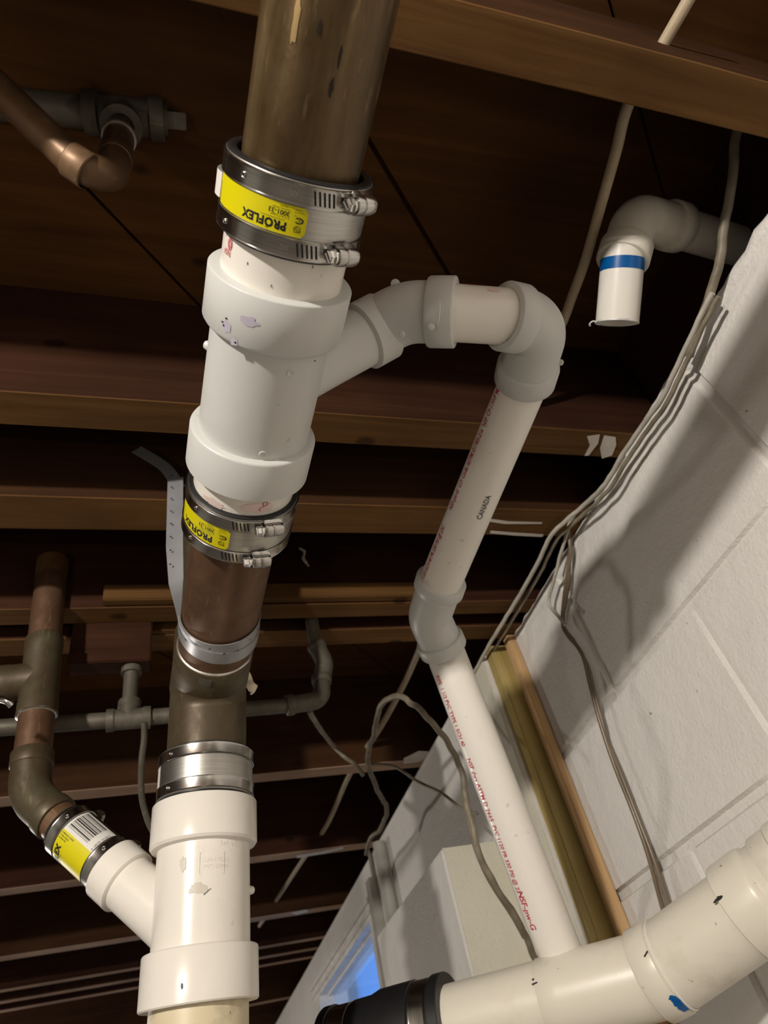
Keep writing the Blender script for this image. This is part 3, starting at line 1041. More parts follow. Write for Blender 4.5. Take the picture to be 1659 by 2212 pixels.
# elbow 1 (45 degrees)
E1 = P(893, 664, 0.588)
HZ = P(1036, 679, 0.588)           # the short horizontal pipe
hd = (HZ - P(965, 675, 0.583)).normalized()
e1_in = hubc + bdir * 0.013
def elbow(name, lab, A, C, B, R, r, rh, h0, h1, rin, mat='pvc_fitting', grp=None, seg=64, lip=0.0012, nubs=()):
    """bent fitting from A over corner C to B with a socket at each end (lengths h0, h1; 0 = none)"""
    path, p0, p1 = bend(A, C, B, R, 22)
    cen = (Vector(A) + Vector(B)) / 2
    root = thing(name, lab, 'pipe fitting', Matrix.Translation(cen), grp)
    path = [p - cen for p in path]
    bm = bmesh.new(); sweep(bm, path, r, seg, caps=False); finish('body', bm, mat, root)
    for (E, D, h) in ((Vector(A), (Vector(C) - Vector(A)).normalized(), h0), (Vector(B), (Vector(C) - Vector(B)).normalized(), h1)):
        if h <= 0: continue
        M = frame(E - cen, D, ref=-E)
        bm = bmesh.new(); rev(bm, hub_profile(0, h, rh, rin, r, 0, lip, 0.003), seg, M=M); finish('hub', bm, mat, root)
    for q, rr in nubs:
        bm = bmesh.new()
        tow = (-q).normalized()
        Mx = frame(q - cen, tow, ref=Vector((0, 0, 1)))
        rev(bm, [(0, rr), (0.0010, rr), (0.0014, rr * 0.8), (0.0015, rr * 0.3), (0.0015, 0.0001)], 16, M=Mx)
        finish('moulding_stud', bm, mat, root)
    return root


hub2s = P(922, 671, 0.582); hub2e = P(985, 675, 0.584)
e1 = elbow('street_elbow', 'bent white plastic elbow between the upper wye branch and the short level pipe', hubc + bdir * 0.004, P(868, 674, 0.594), hub2e, 0.055, 0.0262, 0.0300, 0, 0.0245, 0.0238,
           nubs=((P(868, 722, 0.5655), 0.0028), (P(932, 706, 0.5615), 0.0028), (P(854, 613, 0.588), 0.004)))
bm = bmesh.new()
hp = pipe('level_pipe', 'short level white plastic pipe between the two elbows of the upper branch', 'pipe',
          P(930, 673, 0.580), P(1120, 686, 0.600), 0.02415, 'pvc_pipe')
bm = bmesh.new()
hpl = (P(1120, 686, 0.600) - P(965, 675, 0.583)).length
text_on(bm, '00 - 53', 0.0055, 0, 0, 0.02415, 'down')
bm.free(); bm = bmesh.new()
# text runs along the pipe on its upper side as seen
Mh = hp.matrix_world
def side_angle(M, q):
    loc = M.inverted() @ q
    return math.atan2(loc.y, loc.x)
th_up = side_angle(Mh, P(1040, 620, 0.588))
text_on(bm, '00-53', 0.0055, th_up * 0.72, hpl * 0.42, 0.02415, 'down')
finish('red_print', bm, 'ink_red', hp)
bm = bmesh.new(); blob_on(bm, th_up * 0.6, hpl * 0.74, 0.003, 0.005, 0.02415, seed=8, n=18); finish('primer_stain', bm, 'pink_stain', hp)

# elbow 2 and the long slanting pipe
S0 = P(1130, 828, 0.675); S1 = P(938, 1290, 0.800)
sd = (S1 - S0).normalized()
E2a = P(1087, 683, 0.594); E2c = P(1166, 698, 0.612)
S00 = P(1143, 800, 0.663)
elbow('elbow_fitting', 'large white plastic elbow turning the level pipe down into the long slanting pipe', E2a, E2c, P(1133, 822, 0.672), 0.034, 0.0268, 0.0300, 0.020, 0.023, 0.0238,
      nubs=((P(1213, 712, 0.622), 0.003), (P(1211, 783, 0.655), 0.003)))
sp_ = pipe('slanting_pipe', 'long slanting white plastic pipe with red and black print right of the metal couplings', 'pipe',
           S0 - sd * 0.02, S1 - sd * 0.005, 0.02415, 'pvc_pipe')
SL = (S1 - S0).length + 0.015
bm = bmesh.new()
rr = 0.02415
text_on(bm, 'NSF-pw-G  U.P. Code ASTM D1785-21a  NSF CP-110-P MADE', 0.0088, 0.86, SL * 0.60, rr, 'up', width=0.66, bold=0.012)
bm2 = None
finish('red_print', bm, 'ink_red', sp_)
bm = bmesh.new()
text_on(bm, 'PVC 1120 SCH 40 PR 330 PSI @ 23C', 0.0088, 0.86, SL * 0.97, rr, 'up', width=0.62, bold=0.015)
finish('red_print', bm, 'ink_red', sp_)
bm = bmesh.new()
text_on(bm, 'CANADA', 0.0082, -0.62, SL * 0.58, rr, 'up', bold=0.02, width=0.85)
finish('black_print', bm, 'ink_grey', sp_)

# elbow 3 and the riser
R0 = P(962, 1410, 0.846); R1 = P(1192, 2010, 0.748)
rd = (R1 - R0).normalized()
elbow('elbow_fitting', 'small white plastic elbow at the bottom end of the slanting pipe', P(954, 1252, 0.790), P(927, 1333, 0.822), P(958, 1402, 0.838), 0.03, 0.0258, 0.0296, 0.017, 0.017, 0.0238)
rp = pipe('riser_pipe', 'long bright white plastic pipe running down to the big pipe at bottom right', 'pipe',
          R0 - rd * 0.012, R1 + rd * 0.035, 0.02415, 'pvc_pipe')
RL = (R1 - R0).length + 0.032
bm = bmesh.new()
text_on(bm, 'PIPE  1 1/2 PVC TYPE 1 SCH 40', 0.0090, 1.02, RL * 0.10, rr, 'down', width=0.72, bold=0.01)
text_on(bm, 'NSF dwv ASTM D 2665', 0.0094, 1.02, RL * 0.385, rr, 'down', width=0.78, bold=0.012)
text_on(bm, 'PVC 1120 PR 330 PSI @ 23\u00b0C', 0.0088, 1.00, RL * 0.60, rr, 'down', width=0.72, bold=0.01)
text_on(bm, 'NSF-pw-G', 0.0115, 0.98, RL * 0.80, rr, 'down', width=0.8, bold=0.012)
finish('red_print', bm, 'ink_red', rp)

# ------------------------------------------------------------------ vertical copper stack, tee and lower wye
def onplane(px, py, p0, n):
    r = ray(px, py); return r * (p0.dot(n) / r.dot(n))
SN = Vector((0, 1, 0.13)).normalized()
SP0 = Vector((0.041, 0.750, 0.24))
SA = onplane(447, 1620, SP0, SN); SB = onplane(431, 2150, SP0, SN); SD = (SB - SA).normalized()


def st(py, r): return ext_point(SA, SD, py, r, lo=-0.6, hi=0.8)


c3a, c3b = st(1598, .049), st(1704, .049)
w1a, w1b = st(1706, .053), st(1808, .053)
w2a, w2b = st(2036, .053), st(2165, .053)
stack_top = SA + SD * (-(SUB - SA.z) / abs(SD.z) * 1.0)
pipe('copper_stack', 'tall greenish copper stack rising behind the strapped pipe up to the floor', 'pipe',
     SA + SD * (-0.12), SA - SD * ((0.86 - SA.z) / abs(SD.z)), 0.0397, 'copper_green', wob=0.0)
# the tee: vertical body plus side inlet facing the camera
tt_ = st(1470, .043)
zc = ((mp(tend)).z - SA.z) / SD.z
tee_root = thing('copper_tee', 'large greenish copper tee under the metal strap feeding the lower coupling', 'pipe fitting', frame(SA + SD * zc, SD))
bm = bmesh.new()
rev(bm, [(-0.075, 0.0395), (-0.075, 0.0415), (-0.073, 0.0422), (-0.045, 0.0422), (0.0, 0.0430), (0.06, 0.0425), (0.075, 0.0420), (c3a - zc - 0.022, 0.0415), (c3a - zc - 0.0205, 0.0400), (c3a - zc + 0.012, 0.0397)], 96)
finish('body', bm, 'copper_green', tee_root)
bm = bmesh.new()
Mi = tee_root.matrix_world.inverted()
a = Mi @ mp(tend - 0.075); b = Mi @ mp(tend + 0.0)
Mt = frame(a, b - a, ref=-a + Vector((0.01, 0, 0)))
Lt = (b - a).length
rev(bm, [(0, 0.0395), (0, 0.0418), (0.001, 0.0424), (0.03, 0.0424), (0.05, 0.0430), (Lt, 0.0430)], 96, M=Mt)
finish('side_inlet', bm, 'copper_green', tee_root)
bm = bmesh.new()
rev(bm, [(-0.0015, 0.0396), (-0.0012, 0.0405), (0.0005, 0.0418), (0.001, 0.0405)], 72, M=Mt, wob=0.0007)
finish('solder_ring', bm, 'solder', tee_root)
# sweep bulge where the inlet turns down
bm = bmesh.new()
pth, _, _ = bend(a, Mi @ mp(tend), (Mi @ mp(tend)) + Vector((0, 0, 0.09)), 0.05, 14)
sweep(bm, pth, 0.0415, 48, caps=False)
finish('sweep_body', bm, 'copper_green', tee_root)
# white paint / solder crust on the inlet
bm = bmesh.new()
rev(bm, [(0.004, 0.0428), (0.010, 0.0432), (0.018, 0.0430), (0.024, 0.0425)], 40, M=Mt, wob=0.0012)
bmesh.ops.delete(bm, geom=[f for f in bm.faces if (Mt.inverted() @ f.calc_center_median()).y < 0.004 or (Mt.inverted() @ f.calc_center_median()).y > 0.02 or (Mt.inverted() @ f.calc_center_median()).x < 0], context='FACES')
tag(finish('flux_crust', bm, 'galvanised', tee_root), 'pale grey crust patch')

root, L = coupling('wide stainless steel coupling between the copper tee and the lower white wye', SA, SD, c3a, c3b, 0.0490,
                   2.7, True, (0.80, 0.82), 0.0125)
patch('label', 1.22, 1.7, -0.012, 0.012, 0.0490, 'label_white', root, 0.0005)

# lower wye, with the branch towards upper left
HUBL = P(258, 1890, 0.697)
LROOT = SA + SD * st(2040, .02)
lbd = (HUBL - LROOT).normalized()


def marks_low(root, s):
    bm = bmesh.new()
    r = 0.0455
    text_on(bm, '3x1 1/2', 0.0065, -0.32, w1b - s + 0.006, r, 'across180', lift=0.0003)
    q0 = w1b - s + 0.012
    text_on(bm, 'CAN PLAS', 0.0052, 0.0, q0 + 0.008, r, 'across180', lift=0.0003)
    text_on(bm, 'PVC DWV', 0.0052, 0.0, q0 + 0.014, r, 'across180', lift=0.0003)
    line_on(bm, [(0.08, q0), (-0.42, q0), (-0.42, q0 + 0.018), (0.08, q0 + 0.018), (0.08, q0)], 0.0006, r)
    tag(finish('moulded_lettering', bm, 'pvc_pipe', root), 'raised lettering in the same white plastic')
    bm = bmesh.new()
    blob_on(bm, 0.10, q0 + 0.030, 0.0080, 0.0050, 0.0456, seed=11, n=20)
    blob_on(bm, 0.42, q0 + 0.008, 0.0035, 0.0060, 0.0456, seed=12, n=20)
    finish('dirt_patch', bm, 'pvc_old_dirt', root)
    bm = bmesh.new()
    line_on(bm, [(-0.10, q0 + 0.033), (-0.02, q0 + 0.036)], 0.0006, 0.0456); line_on(bm, [(-0.10, q0 + 0.033), (-0.16, q0 + 0.031)], 0.0005, 0.0456)
    line_on(bm, [(-0.33, q0 + 0.078), (-0.36, q0 + 0.081)], 0.0008, 0.0456)
    blob_on(bm, 0.28, w2b - s - 0.013, 0.0010, 0.0022, 0.0533, seed=2)
    finish('scratches', bm, 'ink_grey', root)


m_plain('pvc_old_dirt', (0.63, 0.585, 0.50), 0.45)
wye('lower white plastic wye on the vertical stack with a side branch from the left', SA, SD, w1a, w1b, w2a, w2b, 0.0455, 0.0530, 0.0440,
    LROOT, lbd, 0.0268, (HUBL - LROOT).length - 0.014, 0.0265, 0.0305, marks_low, ((-1.62, st(1912, .0455), -1),), mat='pvc_pipe')
pipe('cream_stack_pipe', 'cream coloured older plastic pipe below the lower wye at the bottom edge', 'pipe',
     SA + SD * (w2b - 0.02), SA + SD * ((SA.z - FLOOR) / abs(SD.z) - 0.001), 0.0438, 'pvc_cream', seg=96)

# coupling on the branch
LN0 = HUBL + lbd * 0.010
cL0 = (P(223, 1855, 0.722) - P(127, 1764, 0.722)).length
axL = lbd
lc_b = HUBL + lbd * 0.0145            # outer face of the hub
# positions along the branch axis measured from the wye root
def lt(px): return ext_point(LROOT, lbd, px, 0.026, axis=0, lo=0.0, hi=0.6)
la, lb = lt(221), lt(122)
M_ref = None
# here local z points up the branch (away from the wye)
root = None
def coupling_small(lab, A, d, t0, t1, r, rivets):
    M = frame(A + d * ((t0 + t1) / 2), d)
    Lh = abs(t1 - t0) / 2
    root = thing('shielded_coupling', lab, 'pipe coupling', M)
    bm = bmesh.new(); ri = r - 0.006
    rev(bm, [(-Lh, ri), (-Lh - 0.0006, ri + 0.001), (-Lh - 0.0006, r - 0.0018), (-Lh, r - 0.001), (Lh, r - 0.001), (Lh + 0.0035, r - 0.0018), (Lh + 0.0035, ri + 0.001), (Lh, ri)], 80, closed=True)
    finish('rubber_sleeve', bm, 'rubber', root)
    bm = bmesh.new(); rev(bm, [(-Lh + 0.001, r - 0.0008), (-Lh + 0.0014, r), (Lh - 0.0014, r), (Lh - 0.001, r - 0.0008)], 80)
    finish('steel_shield', bm, 'steel', root)
    for s in (-1, 1): clamp_band(root, s * (Lh - 0.0078), 0.0125, r + 0.0007, 2.6, rivets, True, True)
    return root, Lh, M
root, Lh, ML = coupling_small('stainless steel coupling with barcode and yellow label on the left branch', LROOT, lbd, la, lb, 0.0262, 0.30)
r = 0.0262
# which side is image left / right in this frame: theta of a point seen lower-left of the axis
th_ll = side_angle(ML, P(130, 1850, 0.70)); sgn = 1 if th_ll > 0 else -1
t0, t1 = -(Lh - 0.0152), (Lh - 0.0152)
lab = patch('label', sgn * 0.06, sgn * 1.75, t0, t1, r, 'label_yellow', root, 0.0005); tag(lab, 'yellow printed label')
lab2 = patch('label', sgn * 0.06, -sgn * 1.10, t0, t1, r, 'label_white', root, 0.0005); tag(lab2, 'white barcode label')
bm = bmesh.new()
random.seed(3)
th = -0.10
while th > -0.98:
    w = random.choice((0.0004, 0.0004, 0.0008, 0.0012))
    line_on(bm, [(sgn * th, t0 + (t1 - t0) * 0.24), (sgn * th, t1 - (t1 - t0) * 0.06)], w, r, lift=0.0007)
    th -= (w / 2 + random.choice((0.0005, 0.0007, 0.0011))) / r + 0.008
# digits under the bars; the reading direction runs from lower left to upper right
text_on(bm, '0 18578 10156 2', 0.0032, sgn * 0.02, t0 + 0.0006, r, 'across180' if sgn > 0 else 'across', lift=0.0007, spacing=1.05) if False else None
vs, fs = text_tris('0 18578 10156 2', 0.0, 0.95, 1.0)
out = []
for bx_, by_ in vs:
    out.append(bm.verts.new(cyl_map(sgn * (0.0 - bx_ * 0.0034 / r), t0 + 0.0006 + by_ * 0.0034, r + 0.0007)))
for f in fs:
    try: bm.faces.new([out[i] for i in f])
    except ValueError: pass
finish('barcode', bm, 'ink_black', lab2, smooth=0)
bm = bmesh.new()
def put(s, size, th_start, t_start, bold=0.0, width=1.0):
    vs, fs = text_tris(s, bold, width, 1.05)
    out = [bm.verts.new(cyl_map(sgn * (th_start - x * size / r), t_start + y * size, r + 0.0008)) for x, y in vs]
    for f in fs:
        try: bm.faces.new([out[i] for i in f])
        except ValueError: pass
put('PROFLEX', 0.0092, 2.02, t1 - 0.0100, 0.05, 0.95)
put('by Fernco', 0.003, 1.35, t1 - 0.0135, 0.0)
def put_v(s, size, th_start, t_start):
    vs, fs = text_tris(s, 0.0, 0.9, 1.0)
    out = [bm.verts.new(cyl_map(sgn * (th_start + y * size / r), t_start + x * size * -1, r + 0.0008)) for x, y in vs]
    for f in fs:
        try: bm.faces.new([out[i] for i in f])
        except ValueError: pass
for k, s in enumerate(('CALIBRATED TORQUE', 'CLAMP SCREWS', 'TO 60 IN. LBS')):
    put_v(s, 0.0021, 0.14 + k * 0.10, t1 - 0.001)
finish('lettering', bm, 'ink_black', lab, smooth=0)

# copper neck, elbow, vertical pipe with tee on the left
YL = 0.715
LC = onY(56, 1706, YL)
LT = onY(109, 1262, YL)
lb_pt = LROOT + lbd * (lb - 0.012)
# the neck leaves the coupling along the branch axis; its corner is where it meets the vertical pipe
corner = LROOT + lbd * ext_point(LROOT, lbd, 62, 0.0, axis=0, lo=0.0, hi=0.6)
vt_dir = (onY(110, 1240, corner.y + 0.02) - corner)
vx = Vector((corner.x, corner.y, 0))
def LV(py):
    """point on the left vertical axis seen at row py"""
    lo, hi = corner.z - 0.05, 1.2
    top = onY(109, 1262, corner.y)
    d = (top - corner).normalized()
    lo, hi = -0.1, 0.9
    for _ in range(50):
        m = (lo + hi) / 2; q = MR @ (corner + d * m); y = q.y / q.z * F + 1106
        if y > py: lo = m
        else: hi = m
    return corner + d * m
CR = 0.0207
neck_end = LROOT + lbd * (lb - 0.015)
pipe('copper_neck', 'short bare copper pipe entering the barcode coupling on the left', 'pipe', neck_end, LROOT + lbd * (lb + 0.05), CR, 'copper_brown', wall=0.002)
elbow('copper_elbow', 'dull brown copper 45 degree elbow at the far left leading to the barcode coupling', LV(1626), corner, LROOT + lbd * lt(100), 0.055, 0.0222, 0.0236, 0.018, 0.016, 0.0205, 'copper_green')
pipe('copper_riser', 'reddish copper pipe piece between the left elbow and the left tee', 'pipe', LV(1640), LV(1530), CR, 'copper_aged', wall=0.002)
cr = pipe('copper_riser', 'dark copper pipe rising from the left tee up between the joists', 'pipe', LV(1395), LV(1238), CR, 'copper_aged', wall=0.002)
d_ = (LV(1240) - LV(1300)).normalized()
Mc = frame(LV(1246), d_)
bm = bmesh.new(); rev(bm, [(0, CR), (0, CR + 0.0006), (0.03, CR + 0.0006), (0.03, CR)], 48, M=cr.matrix_world.inverted() @ Mc)
tag(finish('pipe_end', bm, 'joist_edge', cr), 'lighter brown end of the pipe')
A_, B_ = LV(1548), LV(1382)
tr = thing('copper_tee', 'mottled copper tee on the left riser with a branch leaving at the left edge', 'pipe fitting', frame(A_, B_ - A_))
Lt = (B_ - A_).length
bm = bmesh.new()
rev(bm, [(0, CR), (0.0, 0.0225), (0.001, 0.0234), (0.018, 0.0234), (0.021, 0.0228), (Lt - 0.021, 0.0228), (Lt - 0.018, 0.0234), (Lt - 0.001, 0.0234), (Lt, 0.0225), (Lt, CR)], 64)
finish('body', bm, 'copper_green', tr)
bm = bmesh.new()
Mi = tr.matrix_world.inverted()
bc = LV(1468); be = bc + Vector((-1, 0.1, -0.02)).normalized() * 0.036
Mt = frame(Mi @ bc, (Mi @ be) - (Mi @ bc))
rev(bm, [(0, 0.0225), (0.034, 0.0225), (0.036, 0.0232), (0.050, 0.0232), (0.051, CR)], 56, M=Mt)
finish('branch', bm, 'copper_green', tr)
bm = bmesh.new(); rev(bm, [(-0.001, CR), (0.0, 0.0222), (0.0012, 0.0236)], 56, wob=0.0006); finish('solder_ring', bm, 'solder', tr)
bd2 = (be - bc).normalized()
pipe('copper_branch_pipe', 'brown copper pipe leaving the left tee towards the left edge', 'pipe', bc + bd2 * 0.045, bc + bd2 * 0.8, CR, 'copper_aged', wall=0.002)
# a thick shiny rod end just below it at the frame edge
qa = P(-60, 1500, 0.72); qb = P(8, 1512, 0.70)
bm = bmesh.new(); sweep(bm, smooth_path([qa, qb, P(26, 1524, 0.70)], 6), 0.0035, 14)
tag(finish('metal_hanger', bm, 'steel_bright'), 'shiny bit of metal hanger at the left edge just below the copper branch', 'hanger')

# ------------------------------------------------------------------ galvanised water pipes
def run(name, lab, cat, pts, r, mat, n=1, seg=24, grp=None):
    bm = bmesh.new(); sweep(bm, pts if n == 1 else smooth_path(pts, n), r, seg)
    return tag(finish(name, bm, mat), lab, cat, grp)


GY0 = 0.886
ZBLK = onY(278, 1442, GY0).z
wood_piece('wood_block', 'short wooden block wedged below the joists over the small galvanised tee', 'wood block', onY(150, 1430, GY0)[0], onY(326, 1430, GY0)[0], 0.8695, 0.9022, ZBLK, H + 0.10, 'joist_red')
g0 = onY(-30, 1574, GY0); g1 = onY(278, 1553, GY0); g2 = onY(640, 1522, GY0); g3 = onY(696, 1512, GY0)
GY = g1.y
run('galvanised_pipe', 'grey galvanised water pipe running left to right behind the copper stack', 'pipe', [g0, g1, g2], 0.0107, 'galvanised')
root = thing('galvanised_tee', 'grey galvanised threaded tee with an upward branch left of the copper stack', 'pipe fitting', Matrix.Translation(g1))
bm = bmesh.new()
ax = (g2 - g0).normalized()
rev(bm, [(-0.028, 0.010), (-0.028, 0.0150), (-0.019, 0.0150), (-0.017, 0.0135), (0.017, 0.0135), (0.019, 0.0150), (0.028, 0.0150), (0.028, 0.010)], 28, M=frame(Vector((0, 0, 0)), ax, ref=Vector((0, -1, 0))))
finish('body', bm, 'galvanised', root)
bm = bmesh.new(); rev(bm, [(0.0, 0.0135), (0.015, 0.0135), (0.017, 0.0150), (0.026, 0.0150), (0.026, 0.010)], 28, M=frame(Vector((0, 0, 0)), Vector((0, 0, 1)), ref=Vector((0, -1, 0)))); finish('branch', bm, 'galvanised', root)
run('galvanised_riser', 'short grey galvanised pipe rising from the tee into the joist bay', 'pipe', [g1 + Vector((0, 0, 0.020)), Vector((g1.x, g1.y, ZBLK - 0.001))], 0.0100, 'galvanised')
bm = bmesh.new(); rev(bm, [(0, 0.0102), (0, 0.0140), (0.009, 0.0140), (0.009, 0.0102)], 24, M=Matrix.Translation(Vector((g1.x, g1.y, ZBLK - 0.011))))
tag(finish('pipe_collar', bm, 'galvanised'), 'pale galvanised collar ring on the short riser above the tee', 'pipe collar')
# right elbow and rise
gm = onY(692, 1440, GY0); gt_ = onY(684, 1385, GY0)
elbow('galvanised_elbow', 'grey galvanised elbow at the right end of the water pipe, turning up', onY(618, 1524, GY0), g3, onY(694, 1462, GY0), 0.020, 0.0128, 0.0150, 0.012, 0.012, 0.010, 'galvanised')
elbow('galvanised_elbow', 'upper grey galvanised elbow right of the stack, just below the thin joist', onY(694, 1474, GY0), onY(702, 1432, GY0), onY(682, 1392, GY0), 0.03, 0.0135, 0.0150, 0.010, 0.010, 0.010, 'galvanised')
run('galvanised_riser', 'short dull galvanised pipe right of the stack disappearing up above the thin joist', 'pipe', [onY(685, 1402, GY0), onY(678, 1370, GY0), onY(678, 1370, GY0) + Vector((0, 0, 0.12))], 0.0105, 'galvanised')
# green valve body between joists
pg = onZ(270, 1262, 0.72)
root = thing('pipe_fitting', 'pale green corroded fitting hanging between two joists left of the strap', 'pipe fitting', Matrix.Translation(pg))
bm = bmesh.new(); rev(bm, [(0, 0.010), (0, 0.0135), (0.03, 0.0135), (0.036, 0.0185), (0.085, 0.0195), (0.092, 0.015), (0.15, 0.015)], 32, wob=0.001)
finish('body', bm, 'copper_green', root)

# ------------------------------------------------------------------ strap around the main pipe
tpt = mp(ts)
root = thing('pipe_strap', 'perforated grey metal strap looped under the copper pipe and nailed to the joist', 'pipe strap', Matrix.Translation(tpt))
def ribbon(bm, pts, nrm, w, th=0.0009):
    """flat strap through pts with the given outward normals; w across"""
    rows = []
    for i, p in enumerate(pts):
        a = pts[max(0, i - 1)]; b = pts[min(len(pts) - 1, i + 1)]
        t = (b - a).normalized(); n = nrm[i]; n = (n - t * n.dot(t)).normalized(); s = t.cross(n)
        rows.append([bm.verts.new(p + s * w / 2), bm.verts.new(p - s * w / 2), bm.verts.new(p - s * w / 2 + n * th), bm.verts.new(p + s * w / 2 + n * th)])
    for r0, r1 in zip(rows, rows[1:]):
        for k in range(4): bm.faces.new((r0[k], r0[(k + 1) % 4], r1[(k + 1) % 4], r1[k]))
    bm.faces.new(rows[0]); bm.faces.new(rows[-1][::-1])
    return rows
def arc(a0, a1, n, r, y0, y1):
    P_, N_ = [], []
    for k in range(n + 1):
        a = a0 + (a1 - a0) * k / n
        nn = Vector((math.cos(a), 0, math.sin(a)))
        P_.append(nn * r + Vector((0, y0 + (y1 - y0) * k / n, 0))); N_.append(nn)
    return P_, N_
rs = 0.0408
W = 0.019
# first strand: down the left, under, and up round the right
p1, n1 = arc(math.pi, 2.15 * math.pi, 40, rs, 0.0, -0.006)
up = [Vector((-rs - 0.0065, -0.006, z)) for z in (0.215, 0.16, 0.10)] + [Vector((-rs - 0.004, -0.004, 0.05)), Vector((-rs - 0.001, -0.002, 0.02))]
bm = bmesh.new()
ribbon(bm, up + p1, [Vector((-0.25, -1, 0))] * 3 + [Vector((-0.6, -0.8, 0)), Vector((-0.9, -0.3, 0))] + n1, W)
p2, n2 = arc(0.98 * math.pi, 2.15 * math.pi, 40, rs + 0.0011, 0.004, 0.019)
ribbon(bm, p2, n2, W)
finish('strap_band', bm, 'strap_metal', root)
bm = bmesh.new()
for z in [0.03 + 0.021 * k for k in range(9)]:
    for s in (-0.0045, 0.0045):
        M = frame(Vector((-rs - 0.0065 + s, -0.0078 + s * 0.25, z + 0.04 + (0.01 if s > 0 else 0))), Vector((-0.25, -1, 0)), ref=Vector((0, 0, 1)))
        rev(bm, [(0, 0.0012), (0.0002, 0.0001)], 10, M=M)
for a in [math.pi * (1.08 + 0.11 * k) for k in range(9)]:
    nn = Vector((math.cos(a), 0, math.sin(a)))
    M = frame(nn * (rs + 0.0022) + Vector((0, 0.001 if int(a * 10) % 2 else -0.006, 0)), nn, ref=Vector((0, 1, 0)))
    rev(bm, [(0, 0.0011), (0.0002, 0.0001)], 10, M=M)
finish('strap_holes', bm, 'dark_hole', root, smooth=0)
bm = bmesh.new()
tail = [Vector((-rs - 0.002, 0.0, 0.205)), Vector((-rs - 0.02, -0.002, 0.24)), Vector((-rs - 0.055, -0.004, 0.27))]
ribbon(bm, smooth_path(tail, 6), [Vector((0.1, -1, 0))] * 13, W * 0.9)
finish('strap_tail', bm, 'strap_metal', root)

# ------------------------------------------------------------------ copper and galvanised lines top left
CU = 0.0143
ca = P(-70, 128, 0.60); cb = P(172, 362, 0.60); cc = P(236, 404, 0.605)
root_dir = (cb - ca).normalized()
run('copper_water_pipe', 'brown copper water pipe slanting down from the left edge at top left', 'pipe', [ca, cb], CU, 'copper_brown', seg=40)
cup = cc + Vector((0, 0, 0.06))
def zpt(base, py):
    lo, hi = 0, 0.4
    for _ in range(40):
        m = (lo + hi) / 2; q = MR @ (base + Vector((0, 0, m)))
        if q.y / q.z * F + 1106 > py: lo = m
        else: hi = m
    return base + Vector((0, 0, m))
ct = zpt(cc, 262)
elbow('copper_elbow', 'brown copper elbow at top left turning the water pipe up to the plugged tee', P(150, 342, 0.60), cc, zpt(cc, 335), 0.026, 0.0152, 0.0162, 0.02, 0.016, 0.0135, 'copper_brown')
pipe('copper_adapter', 'ringed copper adapter between the top left elbow and the plugged tee', 'pipe fitting', zpt(cc, 340), zpt(cc, 290), 0.0150, 'copper_aged', wall=0.002)
bm = bmesh.new(); rev(bm, [(0, 0.0150), (0.0, 0.0168), (0.004, 0.0172), (0.006, 0.0150)], 32, M=Matrix.Translation(zpt(cc, 300)))
tag(finish('adapter_ring', bm, 'solder'), 'bright ring on the ringed copper adapter at top left', 'pipe ring')
tq = zpt(cc, 250)
gd = (P(320, 265, 0.66) - P(60, 212, 0.66)).normalized()
gd = (gd - Vector((0, 0, gd.z))).normalized()
root = thing('galvanised_tee', 'dark galvanised tee with a square plug in its right end at top left', 'pipe fitting', frame(tq, gd))
bm = bmesh.new()
rev(bm, [(-0.040, 0.017), (-0.040, 0.0225), (-0.026, 0.0225), (-0.024, 0.019), (0.026, 0.019), (0.028, 0.0225), (0.042, 0.0225), (0.042, 0.014)], 36)
finish('body', bm, 'galvanised', root)
bm = bmesh.new(); rev(bm, [(0.0, 0.0185), (0.026, 0.0185), (0.028, 0.0215), (0.038, 0.0215), (0.038, 0.013)], 32, M=frame(Vector((0, 0, 0)), root.matrix_world.inverted().to_3x3() @ Vector((0, 0, -1)), ref=Vector((1, 0.2, 0.1)))); finish('branch', bm, 'galvanised', root)
bm = bmesh.new(); rev(bm, [(0.041, 0.0165), (0.046, 0.0165), (0.046, 0.005)], 30); box(bm, -0.0085, 0.0085, -0.0085, 0.0085, 0.045, 0.066, bev=0.001); finish('square_plug', bm, 'galvanised', root, smooth=30)
run('galvanised_pipe', 'dark galvanised pipe entering the plugged tee from the left edge at top left', 'pipe', [tq - gd * 0.5, tq - gd * 0.034], 0.0168, 'galvanised', seg=36)

# ------------------------------------------------------------------ cut-off drop at top right
D0 = P(1333, 698, 0.795); D1 = P(1345, 560, 0.786); D2 = P(1372, 468, 0.806); D3 = P(1466, 492, 0.85); D4 = onX(1640, 545, 0.735)
dd = (D1 - D0).normalized()
dp = pipe('drop_pipe', 'short cut off white pipe end hanging down at right above the wall', 'pipe', D0, D1 + dd * 0.02, 0.02415, 'pvc_pipe')
dl = (D1 - D0).length
bm = bmesh.new(); rev(bm, [(dl * 0.80, 0.02425), (dl * 0.80, 0.0246), (dl * 0.985, 0.0248)], 64, wob=0.0003)
tag(finish('blue_tape', bm, 'tape_blue', dp), 'blue glue band')
bm = bmesh.new(); rev(bm, [(-0.0005, 0.0236), (0.0, 0.0246), (0.002, 0.0243)], 60, wob=0.0016)
finish('ragged_edge', bm, 'pvc_fitting', dp)
bm = bmesh.new(); sweep(bm, smooth_path([cyl_map(-1.2, 0, 0.024), cyl_map(-1.3, 0.001, 0.028), cyl_map(-1.35, -0.002, 0.031), cyl_map(-1.4, -0.004, 0.030)], 5), 0.0009, 8)
finish('plastic_burr', bm, 'pvc_fitting', dp)
elbow('elbow_fitting', 'white plastic elbow at top right above the cut off pipe with blue glue', D1 - dd * 0.002, D2, D3, 0.036, 0.0262, 0.0300, 0.024, 0.022, 0.0238, mat='pvc_old')
